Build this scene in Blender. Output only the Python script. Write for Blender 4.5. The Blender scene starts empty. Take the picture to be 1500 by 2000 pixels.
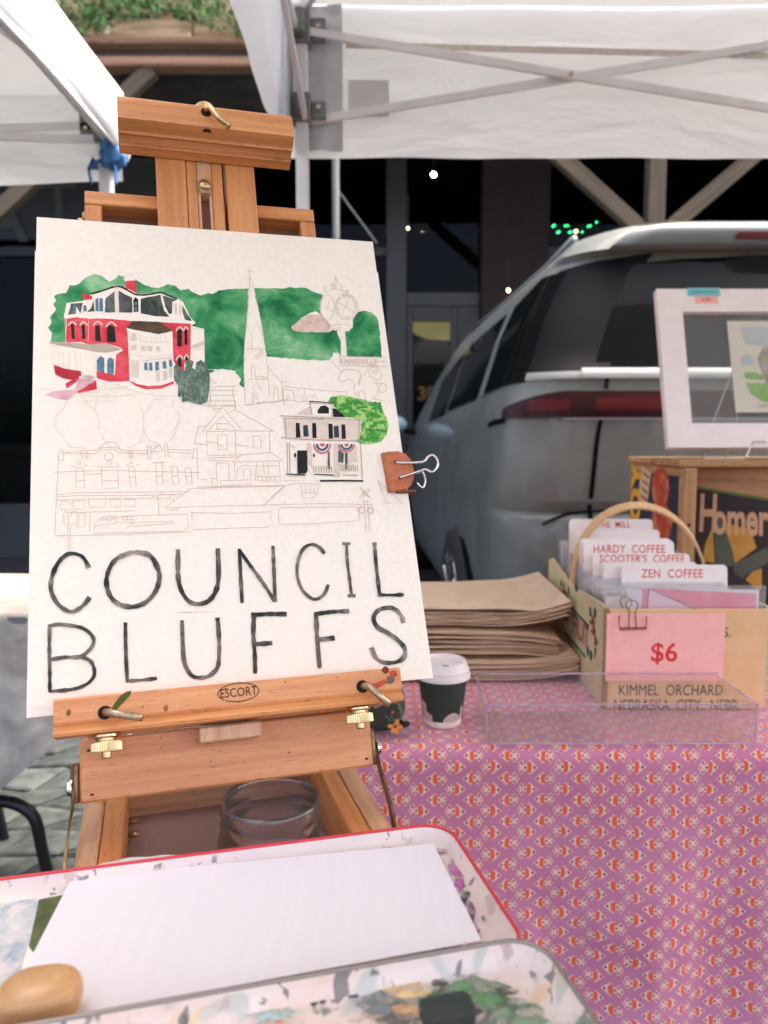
import bpy, bmesh, math, random
from math import sin, cos, pi, radians, atan2, sqrt, floor
from mathutils import Vector as V, Matrix, noise
random.seed(7)
scn = bpy.context.scene
COL = scn.collection

# ---------------------------------------------------------------- camera
PITCH = radians(5.5); CAMZ = 1.10; FPX = 1495.0
cam_d = bpy.data.cameras.new('camera'); cam = bpy.data.objects.new('camera', cam_d); COL.objects.link(cam)
cam.location = (0, 0, CAMZ); cam.rotation_euler = (pi/2 - PITCH, 0, 0)
cam_d.sensor_fit = 'HORIZONTAL'; cam_d.lens = 26.0; cam_d.sensor_width = 26.0*1500/FPX
cam_d.clip_start = 0.01; cam_d.clip_end = 400
cam_d.dof.use_dof = True; cam_d.dof.focus_distance = 0.60; cam_d.dof.aperture_fstop = 8.0
scn.camera = cam
scn.render.resolution_x = 768; scn.render.resolution_y = 1024

# ---------------------------------------------------------------- sky, sun, exposure
SUN_EL, SUN_AZ = radians(60), radians(52)       # azimuth clockwise from +Y: high in front to the right, shining through the tent cloth
wd = bpy.data.worlds.new('World'); scn.world = wd; wd.use_nodes = True
nt = wd.node_tree; bg = nt.nodes['Background']
sky = nt.nodes.new('ShaderNodeTexSky'); sky.sky_type = 'NISHITA'; sky.sun_disc = False
sky.sun_elevation = SUN_EL; sky.sun_rotation = SUN_AZ; sky.dust_density = 8.0; sky.air_density = 0.33; sky.ozone_density = 0.0
nt.links.new(sky.outputs[0], bg.inputs[0]); bg.inputs[1].default_value = 0.15
sl = bpy.data.lights.new('sun', 'SUN'); sl.energy = 0.95; sl.angle = radians(10); sl.color = (1.0, 0.94, 0.80)
so = bpy.data.objects.new('sun', sl); COL.objects.link(so)
so.location = (0, -6, 9)
sd = V((sin(SUN_AZ)*cos(SUN_EL), cos(SUN_AZ)*cos(SUN_EL), sin(SUN_EL)))
so.rotation_euler = sd.to_track_quat('Z', 'Y').to_euler()
vs = scn.view_settings
vs.view_transform = 'Standard'; vs.look = 'None'; vs.exposure = 3.45; vs.gamma = 1.0; vs.use_curve_mapping = False
scn.cycles.max_bounces = 10; scn.cycles.transparent_max_bounces = 24
scn.cycles.transmission_bounces = 10; scn.cycles.diffuse_bounces = 5

# ---------------------------------------------------------------- photograph -> place helpers
CAM = V((0, 0, CAMZ)); FW = V((0, cos(PITCH), -sin(PITCH))); UP = V((0, sin(PITCH), cos(PITCH))); RT = V((1, 0, 0))
def ray(u, v): return RT*((u-750)/FPX) - UP*((v-1000)/FPX) + FW
def onz(u, v, z): d = ray(u, v); return CAM + d*((z-CAMZ)/d.z)
def ony(u, v, y): d = ray(u, v); return CAM + d*(y/d.y)
def onplane(u, v, p0, n): d = ray(u, v); return CAM + d*((p0-CAM).dot(n)/d.dot(n))

# ---------------------------------------------------------------- object helpers
WORLD = {}
def tag(o, label=None, cat=None, group=None, kind=None):
    if label: o['label'] = label
    if cat: o['category'] = cat
    if group: o['group'] = group
    if kind: o['kind'] = kind
    return o
def _place(o, org, parent):
    WORLD[o.name] = V(org)
    if parent is not None:
        o.parent = parent; o.location = V(org) - WORLD[parent.name]
    else: o.location = V(org)
    COL.objects.link(o)
def thing(name, loc, label, cat, group=None):
    o = bpy.data.objects.new(name, None); o.empty_display_size = .05
    _place(o, loc, None); return tag(o, label, cat, group)
def obj(name, vf, m, parent=None, uv=None, smooth=False, org=None):
    vs_, fs = vf[0], vf[1]
    if uv is None and len(vf) > 2: uv = vf[2]
    vs_ = [V(p) for p in vs_]
    if org is None:
        mn = [min(p[i] for p in vs_) for i in range(3)]; mx = [max(p[i] for p in vs_) for i in range(3)]
        org = V(((mn[0]+mx[0])/2, (mn[1]+mx[1])/2, mn[2]))
    org = V(org)
    me = bpy.data.meshes.new(name)
    me.from_pydata([p-org for p in vs_], [], fs)
    if uv is not None:
        ul = me.uv_layers.new(name='UVMap'); k = 0
        for poly in me.polygons:
            for li in poly.loop_indices:
                vi = me.loops[li].vertex_index
                if isinstance(uv, dict): ul.data[li].uv = uv[vi]
                elif callable(uv): ul.data[li].uv = uv(vs_[vi])
                else: ul.data[li].uv = uv[k]
                k += 1
    me.materials.append(m)
    if smooth:
        for poly in me.polygons: poly.use_smooth = True
    me.update()
    o = bpy.data.objects.new(name, me); _place(o, org, parent); return o
def smooth_angle(o, ang=35):
    bm = bmesh.new(); bm.from_mesh(o.data)
    for f in bm.faces: f.smooth = True
    for e in bm.edges:
        if len(e.link_faces) == 2: e.smooth = e.calc_face_angle(0) < radians(ang)
    bm.to_mesh(o.data); bm.free(); return o
def copy_tree(o, loc=None, rotz=None, parent=None):
    c = o.copy(); COL.objects.link(c)
    if parent is not None: c.parent = parent
    if loc is not None: c.location = loc
    if rotz is not None: c.rotation_euler = (0, 0, rotz)
    WORLD[c.name] = V(c.location)
    for ch in list(o.children): copy_tree(ch, parent=c)
    return c
def join(*parts):
    vs_, fs, uv = [], [], []; has = all(len(p) > 2 and p[2] is not None for p in parts)
    for p in parts:
        b = len(vs_); vs_ += list(p[0]); fs += [[i+b for i in f] for f in p[1]]
        if has: uv += list(p[2])
    return (vs_, fs, uv) if has else (vs_, fs)
X3, Y3, Z3 = V((1, 0, 0)), V((0, 1, 0)), V((0, 0, 1))
def box(o, ax, ay, az, lx, ly, lz, bev=0.0, grain=0, uoff=None):
    """box from corner o along unit axes; bevelled; uv u runs along the grain axis"""
    bm = bmesh.new()
    vs_ = [bm.verts.new((x*lx, y*ly, z*lz)) for z in (0, 1) for y in (0, 1) for x in (0, 1)]
    for f in ((0, 2, 3, 1), (4, 5, 7, 6), (0, 1, 5, 4), (2, 6, 7, 3), (0, 4, 6, 2), (1, 3, 7, 5)): bm.faces.new([vs_[i] for i in f])
    if bev > 0: bmesh.ops.bevel(bm, geom=bm.edges[:], offset=bev, segments=1, profile=.5, affect='EDGES')
    return _bm_out(bm, o, ax, ay, az, grain, uoff)
def _bm_out(bm, o, ax, ay, az, grain=0, uoff=None):
    bm.verts.index_update(); bmesh.ops.recalc_face_normals(bm, faces=bm.faces[:])
    if uoff is None: uoff = random.uniform(0, 9)
    flip = ax.cross(ay).dot(az) < 0
    P = [v.co.copy() for v in bm.verts]; fs = []; uv = []
    oth = [i for i in range(3) if i != grain]
    for f in bm.faces:
        idx = [v.index for v in f.verts]
        if flip: idx.reverse()
        fs.append(idx)
        for i in idx: uv.append((P[i][grain]+uoff, P[i][oth[0]]+P[i][oth[1]]+uoff*.37))
    W = [o + ax*p.x + ay*p.y + az*p.z for p in P]; bm.free()
    return W, fs, uv
def prism(prof, o, ax, ay, az, length, grain=2):
    """profile (x,y) extruded along az"""
    bm = bmesh.new(); n = len(prof)
    a = [bm.verts.new((p[0], p[1], 0)) for p in prof]; b = [bm.verts.new((p[0], p[1], length)) for p in prof]
    for i in range(n): bm.faces.new((a[i], a[(i+1) % n], b[(i+1) % n], b[i]))
    bm.faces.new(a[::-1]); bm.faces.new(b)
    return _bm_out(bm, o, ax, ay, az, grain)
def tube(pts, r, seg=8, closed=False, flat=None):
    pts = [V(p) for p in pts]; n = len(pts); rs = r if isinstance(r, (list, tuple)) else [r]*n
    vs_, fs = [], []; prev = None
    for i, p in enumerate(pts):
        if closed: t = pts[(i+1) % n]-pts[i-1]
        else: t = pts[min(i+1, n-1)]-pts[max(i-1, 0)]
        t.normalize()
        if prev is None:
            prev = t.orthogonal().normalized()
            if flat is not None: prev = (V(flat)-t*V(flat).dot(t)).normalized()
        x = (prev - t*prev.dot(t)).normalized(); prev = x; y = t.cross(x)
        for k in range(seg):
            a = 2*pi*k/seg; vs_.append(p + x*cos(a)*rs[i] + y*sin(a)*rs[i])
    m = n if closed else n-1
    for i in range(m):
        for k in range(seg):
            a, b = i*seg+k, i*seg+(k+1) % seg; c, d = ((i+1) % n)*seg+(k+1) % seg, ((i+1) % n)*seg+k
            fs.append([a, b, c, d])
    if not closed:
        fs.append(list(range(seg))[::-1]); fs.append([(n-1)*seg+k for k in range(seg)])
    return vs_, fs
def strip(pts, up, w, th):
    """flat bar (rectangular section) following pts; up = direction of the width"""
    pts = [V(p) for p in pts]; vs_, fs = [], []; n = len(pts)
    for i, p in enumerate(pts):
        t = (pts[min(i+1, n-1)]-pts[max(i-1, 0)]).normalized(); u = V(up[i] if isinstance(up, list) else up)
        u = (u-t*u.dot(t)).normalized(); s = t.cross(u)
        for a, b in ((-1, -1), (1, -1), (1, 1), (-1, 1)): vs_.append(p+u*a*w/2+s*b*th/2)
    for i in range(n-1):
        for k in range(4): fs.append([i*4+k, i*4+(k+1) % 4, i*4+4+(k+1) % 4, i*4+4+k])
    fs.append([3, 2, 1, 0]); fs.append([(n-1)*4+k for k in range(4)])
    return vs_, fs
def lathe(prof, c, ax=X3, ay=Y3, az=Z3, seg=32, cap=True):
    vs_, fs = [], []; c = V(c); n = len(prof)
    for r, h in prof:
        for k in range(seg):
            a = 2*pi*k/seg; vs_.append(c + ax*cos(a)*r + ay*sin(a)*r + az*h)
    for i in range(n-1):
        for k in range(seg): fs.append([i*seg+k, i*seg+(k+1) % seg, (i+1)*seg+(k+1) % seg, (i+1)*seg+k])
    if cap: fs.append(list(range(seg))[::-1]); fs.append([(n-1)*seg+k for k in range(seg)])
    return vs_, fs
def grid(fn, nu, nv, uvfn=None):
    vs_ = [V(fn(i/nu, j/nv)) for j in range(nv+1) for i in range(nu+1)]
    fs = [[j*(nu+1)+i, j*(nu+1)+i+1, (j+1)*(nu+1)+i+1, (j+1)*(nu+1)+i] for j in range(nv) for i in range(nu)]
    if uvfn is None: return vs_, fs
    U = [uvfn(i/nu, j/nv) for j in range(nv+1) for i in range(nu+1)]
    return vs_, fs, [U[k] for f in fs for k in f]
def shell(vf, th, dirn=None):
    """give a sheet thickness along -normal (or a direction)"""
    bm = bmesh.new(); vv = [bm.verts.new(p) for p in vf[0]]
    for f in vf[1]: bm.faces.new([vv[i] for i in f])
    bm.normal_update(); nv = len(vv)
    back = [bm.verts.new(v.co - (v.normal if dirn is None else V(dirn))*th) for v in vv]
    for f in vf[1]: bm.faces.new([back[i] for i in f][::-1])
    for e in list(bm.edges):
        if len(e.link_faces) == 1 and e.verts[0] in vv[:0]: pass
    edges = {}
    for f in vf[1]:
        for i in range(len(f)): edges[(f[i], f[(i+1) % len(f)])] = 1
    for (a, b) in edges:
        if (b, a) not in edges: bm.faces.new((vv[b], vv[a], back[a], back[b]))
    bm.verts.index_update()
    W = [v.co.copy() for v in bm.verts]; F = [[v.index for v in f.verts] for f in bm.faces]; bm.free()
    if len(vf) > 2:
        per = {}; k = 0
        for f in vf[1]:
            for i in f: per[i] = vf[2][k]; k += 1
        return W, F, [per[i % nv] for f in F for i in f]
    return W, F
def blob(pts, o, ax, ay):   # flat polygon on a plane
    return [o+ax*p[0]+ay*p[1] for p in pts], [list(range(len(pts)))]
def rrect(w, h, r, k=5, x0=0, y0=0):
    out = []
    for cx, cy, a0 in ((w-r, r, -pi/2), (w-r, h-r, 0), (r, h-r, pi/2), (r, r, pi)):
        for i in range(k+1): a = a0+pi/2*i/k; out.append((x0+cx+cos(a)*r, y0+cy+sin(a)*r))
    return out
def plate(pts, o, ax, ay, az, th):  # polygon with thickness along az
    n = len(pts); A = [o+ax*p[0]+ay*p[1] for p in pts]; B = [a+az*th for a in A]
    fs = [list(range(n))[::-1], [n+i for i in range(n)]]+[[i, (i+1) % n, n+(i+1) % n, n+i] for i in range(n)]
    return A+B, fs
def text(s, size, o, ax, ay, align='CENTER', bold=0.0, sx=1.0, spacing=1.0, ext=0.0):
    cu = bpy.data.curves.new('t', 'FONT'); cu.body = s; cu.size = size; cu.align_x = align; cu.align_y = 'CENTER'
    cu.offset = bold; cu.space_character = spacing; cu.resolution_u = 3
    ob = bpy.data.objects.new('t', cu); COL.objects.link(ob)
    me = bpy.data.meshes.new_from_object(ob)
    vs_ = [o+ax*(v.co.x*sx)+ay*v.co.y for v in me.vertices]; fs = [list(p.vertices) for p in me.polygons]
    bpy.data.objects.remove(ob); bpy.data.curves.remove(cu); bpy.data.meshes.remove(me)
    return vs_, fs
def smooth_pts(p, k=5, closed=False):
    p = [V((a[0], a[1], a[2] if len(a) > 2 else 0)) for a in p]; n = len(p); out = []
    if n < 3: return p
    rng = range(n if closed else n-1)
    for i in rng:
        p0 = p[(i-1) % n] if closed or i > 0 else p[0]; p1 = p[i]; p2 = p[(i+1) % n]; p3 = p[(i+2) % n] if closed or i+2 < n else p[-1]
        for j in range(k):
            t = j/k; out.append(.5*((2*p1)+(p2-p0)*t+(2*p0-5*p1+4*p2-p3)*t*t+(3*p1-p0-3*p2+p3)*t**3))
    if not closed: out.append(p[-1])
    return out
def ribbon(pts, w, wob=0.12):
    """2-D ribbon polygon strip; w may be a list"""
    n = len(pts); P = [V((a[0], a[1])) for a in pts]; ws = w if isinstance(w, list) else [w]*n
    L, R = [], []
    for i in range(n):
        t = P[min(i+1, n-1)]-P[max(i-1, 0)]
        t = t.normalized() if t.length > 1e-9 else V((1, 0)); s = V((-t.y, t.x))
        k = ws[i]*.5*(1+wob*noise.noise(V((P[i].x*.09, P[i].y*.09, 3.1)))*2)
        L.append(P[i]+s*k); R.append(P[i]-s*k)
    return L, R
# ---------------------------------------------------------------- materials
MATS = {}
def _new(name):
    m = bpy.data.materials.new(name); m.use_nodes = True; nt = m.node_tree
    return m, nt, nt.nodes['Principled BSDF'], nt.nodes, nt.links
def c4(c): return (c[0], c[1], c[2], 1)
def srgb(r, g, b):
    f = lambda x: (x/255/12.92) if x <= 10 else ((x/255+.055)/1.055)**2.4
    return (f(r), f(g), f(b))
def ramp(N, L, src, stops):
    r = N.new('ShaderNodeValToRGB'); e = r.color_ramp.elements
    e[0].position, e[0].color = stops[0][0], c4(stops[0][1]); e[1].position, e[1].color = stops[-1][0], c4(stops[-1][1])
    for p, c in stops[1:-1]: q = e.new(p); q.color = c4(c)
    L.new(src, r.inputs[0]); return r.outputs[0]
def pm(name, c1, c2=None, scale=20, rough=.6, metal=0, bump=0, bscale=None, detail=4, coat=0, spec=.5, coord='Object', rvar=0, emit=0, trans=0, ior=1.45, sheen=0, lo=.35, hi=.65, stretch=None, alpha=1):
    if name in MATS: return MATS[name]
    m, nt, B, N, L = _new(name)
    B.inputs['Roughness'].default_value = rough; B.inputs['Metallic'].default_value = metal
    B.inputs['Specular IOR Level'].default_value = spec; B.inputs['Coat Weight'].default_value = coat
    B.inputs['Base Color'].default_value = c4(c1); B.inputs['IOR'].default_value = ior
    B.inputs['Transmission Weight'].default_value = trans; B.inputs['Sheen Weight'].default_value = sheen
    B.inputs['Alpha'].default_value = alpha
    if emit: B.inputs['Emission Color'].default_value = c4(c1); B.inputs['Emission Strength'].default_value = emit
    tc = N.new('ShaderNodeTexCoord'); src = tc.outputs[coord]
    if stretch:
        mp = N.new('ShaderNodeMapping'); mp.inputs['Scale'].default_value = stretch; L.new(src, mp.inputs[0]); src = mp.outputs[0]
    if c2 is not None:
        t = N.new('ShaderNodeTexNoise'); t.inputs['Scale'].default_value = scale; t.inputs['Detail'].default_value = detail
        L.new(src, t.inputs['Vector'])
        L.new(ramp(N, L, t.outputs[0], [(lo, c1), (hi, c2)]), B.inputs['Base Color'])
        if rvar:
            mr = N.new('ShaderNodeMapRange'); mr.inputs[3].default_value = rough-rvar; mr.inputs[4].default_value = rough+rvar
            L.new(t.outputs[0], mr.inputs[0]); L.new(mr.outputs[0], B.inputs['Roughness'])
    if bump:
        t2 = N.new('ShaderNodeTexNoise'); t2.inputs['Scale'].default_value = bscale or scale; t2.inputs['Detail'].default_value = 5
        L.new(src, t2.inputs['Vector'])
        b = N.new('ShaderNodeBump'); b.inputs['Strength'].default_value = 1; b.inputs['Distance'].default_value = bump
        L.new(t2.outputs[0], b.inputs['Height']); L.new(b.outputs[0], B.inputs['Normal'])
    MATS[name] = m; return m
def wood(name, dark, light, fleck, rough=.45, gs=1.0, coat=.0):
    """wood grain along uv.u : broad figure, growth lines and short flecks"""
    m, nt, B, N, L = _new(name)
    uv = N.new('ShaderNodeTexCoord').outputs['UV']
    def nz(sx, sy, det, sc=1):
        mp = N.new('ShaderNodeMapping'); mp.inputs['Scale'].default_value = (sx*gs, sy*gs, 1); L.new(uv, mp.inputs[0])
        t = N.new('ShaderNodeTexNoise'); t.inputs['Scale'].default_value = sc; t.inputs['Detail'].default_value = det; L.new(mp.outputs[0], t.inputs['Vector']); return t.outputs[0]
    a = nz(7, 150, 5); b = nz(90, 900, 2); c = nz(3, 30, 3)
    base = ramp(N, L, a, [(.3, dark), (.7, light)])
    mx = N.new('ShaderNodeMix'); mx.data_type = 'RGBA'; mx.blend_type = 'MULTIPLY'; mx.inputs[0].default_value = .55
    L.new(base, mx.inputs[6]); L.new(ramp(N, L, c, [(.3, (.78, .74, .7)), (.7, (1.1, 1.08, 1.06))]), mx.inputs[7])
    fl = N.new('ShaderNodeMix'); fl.data_type = 'RGBA'; L.new(mx.outputs[2], fl.inputs[6]); fl.inputs[7].default_value = c4(fleck)
    r2 = N.new('ShaderNodeMapRange'); r2.inputs[1].default_value = .60; r2.inputs[2].default_value = .72; r2.inputs[4].default_value = .65; L.new(b, r2.inputs[0]); L.new(r2.outputs[0], fl.inputs[0])
    L.new(fl.outputs[2], B.inputs['Base Color']); B.inputs['Roughness'].default_value = rough; B.inputs['Coat Weight'].default_value = coat; B.inputs['Coat Roughness'].default_value = .3
    bp = N.new('ShaderNodeBump'); bp.inputs['Distance'].default_value = .0002; bp.inputs['Strength'].default_value = .6; L.new(b, bp.inputs['Height']); L.new(bp.outputs[0], B.inputs['Normal'])
    MATS[name] = m; return m
def wash(name, cols, s1=22, s2=120, rough=.85, lo=.28, hi=.72):
    """watercolour: pooled pigment and paper granulation"""
    m, nt, B, N, L = _new(name)
    tc = N.new('ShaderNodeTexCoord').outputs['Object']
    t = N.new('ShaderNodeTexNoise'); t.inputs['Scale'].default_value = s1; t.inputs['Detail'].default_value = 6; t.inputs['Roughness'].default_value = .62; t.inputs['Distortion'].default_value = .6; L.new(tc, t.inputs['Vector'])
    n = len(cols); col = ramp(N, L, t.outputs[0], [(lo+(hi-lo)*i/(n-1), c) for i, c in enumerate(cols)])
    g = N.new('ShaderNodeTexNoise'); g.inputs['Scale'].default_value = s2*6; g.inputs['Detail'].default_value = 3; L.new(tc, g.inputs['Vector'])
    mx = N.new('ShaderNodeMix'); mx.data_type = 'RGBA'; mx.blend_type = 'MULTIPLY'; mx.inputs[0].default_value = .6
    L.new(col, mx.inputs[6]); L.new(ramp(N, L, g.outputs[0], [(.3, (.82, .82, .82)), (.7, (1.08, 1.08, 1.08))]), mx.inputs[7])
    L.new(mx.outputs[2], B.inputs['Base Color']); B.inputs['Roughness'].default_value = rough; B.inputs['Specular IOR Level'].default_value = .15
    MATS[name] = m; return m
def fabric_translucent(name, col, tr=.45, wr=0.004, scale=3.0):
    m = bpy.data.materials.new(name); m.use_nodes = True; nt = m.node_tree; N, L = nt.nodes, nt.links; N.clear()
    out = N.new('ShaderNodeOutputMaterial'); d = N.new('ShaderNodeBsdfDiffuse'); t = N.new('ShaderNodeBsdfTranslucent'); mx = N.new('ShaderNodeMixShader')
    d.inputs[0].default_value = c4(col); t.inputs[0].default_value = c4((col[0]*.97, col[1]*.97, col[2]*.96)); mx.inputs[0].default_value = tr
    tc = N.new('ShaderNodeTexCoord'); mp = N.new('ShaderNodeMapping'); mp.inputs['Scale'].default_value = (1, 1, 2.6); L.new(tc.outputs['Object'], mp.inputs[0])
    nz = N.new('ShaderNodeTexNoise'); nz.inputs['Scale'].default_value = scale; nz.inputs['Detail'].default_value = 5; nz.inputs['Distortion'].default_value = .8; L.new(mp.outputs[0], nz.inputs['Vector'])
    b = N.new('ShaderNodeBump'); b.inputs['Distance'].default_value = wr*6; b.inputs['Strength'].default_value = .8; L.new(nz.outputs[0], b.inputs['Height'])
    L.new(b.outputs[0], d.inputs['Normal']); L.new(b.outputs[0], t.inputs['Normal'])
    L.new(d.outputs[0], mx.inputs[1]); L.new(t.outputs[0], mx.inputs[2]); L.new(mx.outputs[0], out.inputs[0]); MATS[name] = m; return m
def clear_plastic(name, tint=(.97, .94, .97), gloss=.12, rough=.03, milk=0):
    """thin clear sheet: see-through with a fresnel sheen"""
    m = bpy.data.materials.new(name); m.use_nodes = True; nt = m.node_tree; N, L = nt.nodes, nt.links; N.clear()
    out = N.new('ShaderNodeOutputMaterial'); tr = N.new('ShaderNodeBsdfTransparent'); gl = N.new('ShaderNodeBsdfGlossy'); mx = N.new('ShaderNodeMixShader')
    tr.inputs[0].default_value = c4(tint); gl.inputs['Roughness'].default_value = rough
    lw = N.new('ShaderNodeLayerWeight'); lw.inputs[0].default_value = .25
    mr = N.new('ShaderNodeMapRange'); mr.inputs[3].default_value = gloss*.35; mr.inputs[4].default_value = gloss*4; L.new(lw.outputs['Fresnel'], mr.inputs[0])
    L.new(mr.outputs[0], mx.inputs[0]); L.new(tr.outputs[0], mx.inputs[1]); L.new(gl.outputs[0], mx.inputs[2]); last = mx.outputs[0]
    if milk:
        df = N.new('ShaderNodeBsdfDiffuse'); df.inputs[0].default_value = (.9, .9, .88, 1); m2 = N.new('ShaderNodeMixShader'); m2.inputs[0].default_value = milk
        L.new(last, m2.inputs[1]); L.new(df.outputs[0], m2.inputs[2]); last = m2.outputs[0]
    L.new(last, out.inputs[0]); MATS[name] = m; return m

BEECH = wood('beech', srgb(204, 128, 70), srgb(228, 160, 98), srgb(150, 86, 48), rough=.42, coat=.15)
BEECH2 = wood('beech_pale', srgb(196, 146, 106), srgb(222, 178, 138), srgb(160, 110, 76), rough=.5)
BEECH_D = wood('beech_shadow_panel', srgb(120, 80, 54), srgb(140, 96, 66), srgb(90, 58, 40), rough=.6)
CRATEW = wood('crate_wood', srgb(150, 112, 74), srgb(190, 150, 104), srgb(96, 66, 42), rough=.8, gs=.5)
TIMBER = wood('weathered_timber', srgb(66, 57, 44), srgb(96, 84, 66), srgb(80, 74, 64), rough=.9, gs=.2)
BEAMW = wood('canopy_beam_wood', srgb(110, 84, 66), srgb(160, 126, 100), srgb(70, 52, 40), rough=.9, gs=.2)
BRASS = pm('brass', srgb(222, 196, 146), srgb(198, 168, 116), 60, rough=.24, metal=1)
STEEL = pm('dull_steel', srgb(206, 182, 150), srgb(168, 142, 112), 200, rough=.34, metal=1)
NICKEL = pm('nickel_wire', srgb(225, 222, 215), rough=.18, metal=1)
ANTIQ = pm('antique_brass', srgb(150, 120, 84), srgb(110, 86, 60), 150, rough=.4, metal=1)
PAPER = pm('watercolour_paper', srgb(244, 231, 208), srgb(248, 237, 217), 260, rough=.9, bump=.00007, bscale=420, spec=.2)
LINER = pm('brown_liner', srgb(136, 106, 96), srgb(150, 118, 108), 600, rough=.75)
TENTW = fabric_translucent('tent_fabric', (.77, .795, .815), .21, .0016)
TENTR = fabric_translucent('tent_roof_fabric', (.77, .795, .815), .068, .002, 1.2)
ALU = pm('painted_aluminium', srgb(222, 221, 221), srgb(210, 209, 209), 9, rough=.4, metal=0)
GREYP = pm('grey_plastic', srgb(120, 124, 124), srgb(104, 108, 108), 30, rough=.5)
BLACKP = pm('black_paint', (.012, .012, .013), rough=.35)
# ================================================================ SETTING
# ---- ground sheet and paving stones
GROUND = pm('stone_joint', srgb(24, 25, 24), srgb(44, 46, 44), 14, rough=.95, bump=.006, bscale=60)
g = obj('ground', ([(-150, -150, 0), (150, -150, 0), (150, 150, 0), (-150, 150, 0)], [[0, 1, 2, 3]]), GROUND, org=(0, 0, 0))
tag(g, kind='structure')
STONE = [pm('paving_stone_%d' % i, srgb(*c), srgb(*d), 18, rough=.8, bump=.004, bscale=45) for i, (c, d) in enumerate([((42, 48, 47), (70, 77, 75)), ((30, 34, 34), (54, 59, 58)), ((50, 57, 55), (80, 88, 85))])]
random.seed(11)
gx, gy = .17, .135
def jit(i, j):
    r = random.Random(i*7919+j*104729)
    return V(((i+(.5 if j % 2 else 0)+r.uniform(-.2, .2))*gx, (j+r.uniform(-.18, .18))*gy, 0))
for j in range(9, 27):
    for i in range(-11, 1):
        q = [jit(i, j), jit(i+1, j), jit(i+1+(1 if j % 2 else 0), j+1), jit(i+(1 if j % 2 else 0), j+1)]
        c = sum(q, V())/4
        if not (-1.75 < c.x < .1): continue
        qi = [c+(p-c)*.93 for p in q]; qt = [c+(p-c)*.84 for p in q]; h = random.uniform(.016, .026)
        vs_ = [p+Z3*.0 for p in qi]+[p+Z3*(h-.006) for p in qi]+[p+Z3*(h+random.uniform(-.002, .002)) for p in qt]
        fs = []
        for a in range(4): fs += [[a, (a+1) % 4, 4+(a+1) % 4, 4+a], [4+a, 4+(a+1) % 4, 8+(a+1) % 4, 8+a]]
        fs.append([8, 9, 10, 11])
        obj('paving_stone', (vs_, fs), random.choice(STONE), g)

# ---- storefront building
DARKW = pm('dark_painted_wall', (.016, .02, .021), (.026, .030, .030), 3, rough=.55, bump=.003, bscale=30)
DARKF = pm('dark_frame_paint', (.013, .015, .015), rough=.45)
BRICK = None
def brick_mat():
    m, nt, B, N, L = _new('dark_brick'); tc = N.new('ShaderNodeTexCoord'); mp = N.new('ShaderNodeMapping'); mp.inputs['Rotation'].default_value = (pi/2, 0, 0)
    L.new(tc.outputs['Object'], mp.inputs[0]); b = N.new('ShaderNodeTexBrick'); L.new(mp.outputs[0], b.inputs['Vector'])
    b.inputs['Scale'].default_value = 2.3; b.inputs['Color1'].default_value = (.018, .010, .009, 1); b.inputs['Color2'].default_value = (.014, .009, .008, 1); b.inputs['Mortar'].default_value = (.018, .014, .013, 1)
    L.new(b.outputs[0], B.inputs['Base Color']); B.inputs['Roughness'].default_value = .9; return m
BRICK = brick_mat()
SHOPGLASS = clear_plastic('shop_glass', (.5, .55, .55), .012, .02)
VGL0 = pm('upper_glass', (.02, .024, .028), rough=.08)
bld = thing('storefront_building', (1.0, 7.0, 0), 'dark storefront building with large panes under a timber street canopy', 'building')
FY = 7.0
def fb(name, x0, x1, z0, z1, y0, y1, m, par=bld, bev=.004): return obj(name, box(V((x0, y0, z0)), X3, Y3, Z3, x1-x0, y1-y0, z1-z0, bev, 0), m, par)
fb('upper_wall_sun_block', -14, 16, 3.75, 15.4, FY, FY+8, DARKW)  # unseen upper storeys, made this tall to keep sun off van and ground
fb('side_wall', -14, -9, 0, 3.74, FY, FY+8, DARKW); fb('side_wall', 11, 16, 0, 3.74, FY, FY+8, DARKW)
for k in range(9):
    for zf in (5.0, 8.4, 11.8):
        w = fb('window', -12.2+k*3.1, -10.9+k*3.1, zf, zf+2.0, FY-.05, FY-.002, DARKF); obj('pane', box(V((-12.12+k*3.1, FY-.06, zf+.08)), X3, Y3, Z3, 1.14, .008, 1.84), VGL0, w)
fb('base_wall', -9, .18, 0, .5, FY, FY+.25, DARKW); fb('base_wall', 1.45, 11, 0, .5, FY, FY+.25, DARKW)
for a, b in ((-9, -8.7), (-5.2, -4.9), (-1.75, -1.45), (.02, .20), (4.6, 4.9), (10.7, 11)): fb('pier', a, b, .5 if a > .05 or a < .01 else 0, 3.75, FY-.04, FY+.25, DARKF)
fb('brick_pier', .86, 1.45, 0, 3.75, FY-.1, FY+.3, BRICK)
fb('back_wall', -9, 11, 0, 3.8, FY+2.6, FY+2.7, DARKW); fb('shop_ceiling', -9, 11, 3.6, 3.74, FY+.3, FY+2.6, DARKW)
for a, b in ((-8.7, -5.2), (-4.9, -1.75), (-1.45, .02), (1.45, 4.6), (4.9, 10.7)):
    w = fb('window', a, b, 2.72, 2.80, FY+.02, FY+.12, DARKF)
    obj('pane', box(V((a, FY+.06, .5)), X3, Y3, Z3, b-a, .008, 2.22), SHOPGLASS, w); obj('pane', box(V((a, FY+.06, 2.80)), X3, Y3, Z3, b-a, .008, .95), SHOPGLASS, w)
    for k in (1, 2): obj('mullion', box(V((a+(b-a)*k/3-.03, FY+.015, .5)), X3, Y3, Z3, .06, .11, 2.215, .003), DARKF, w)
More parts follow.
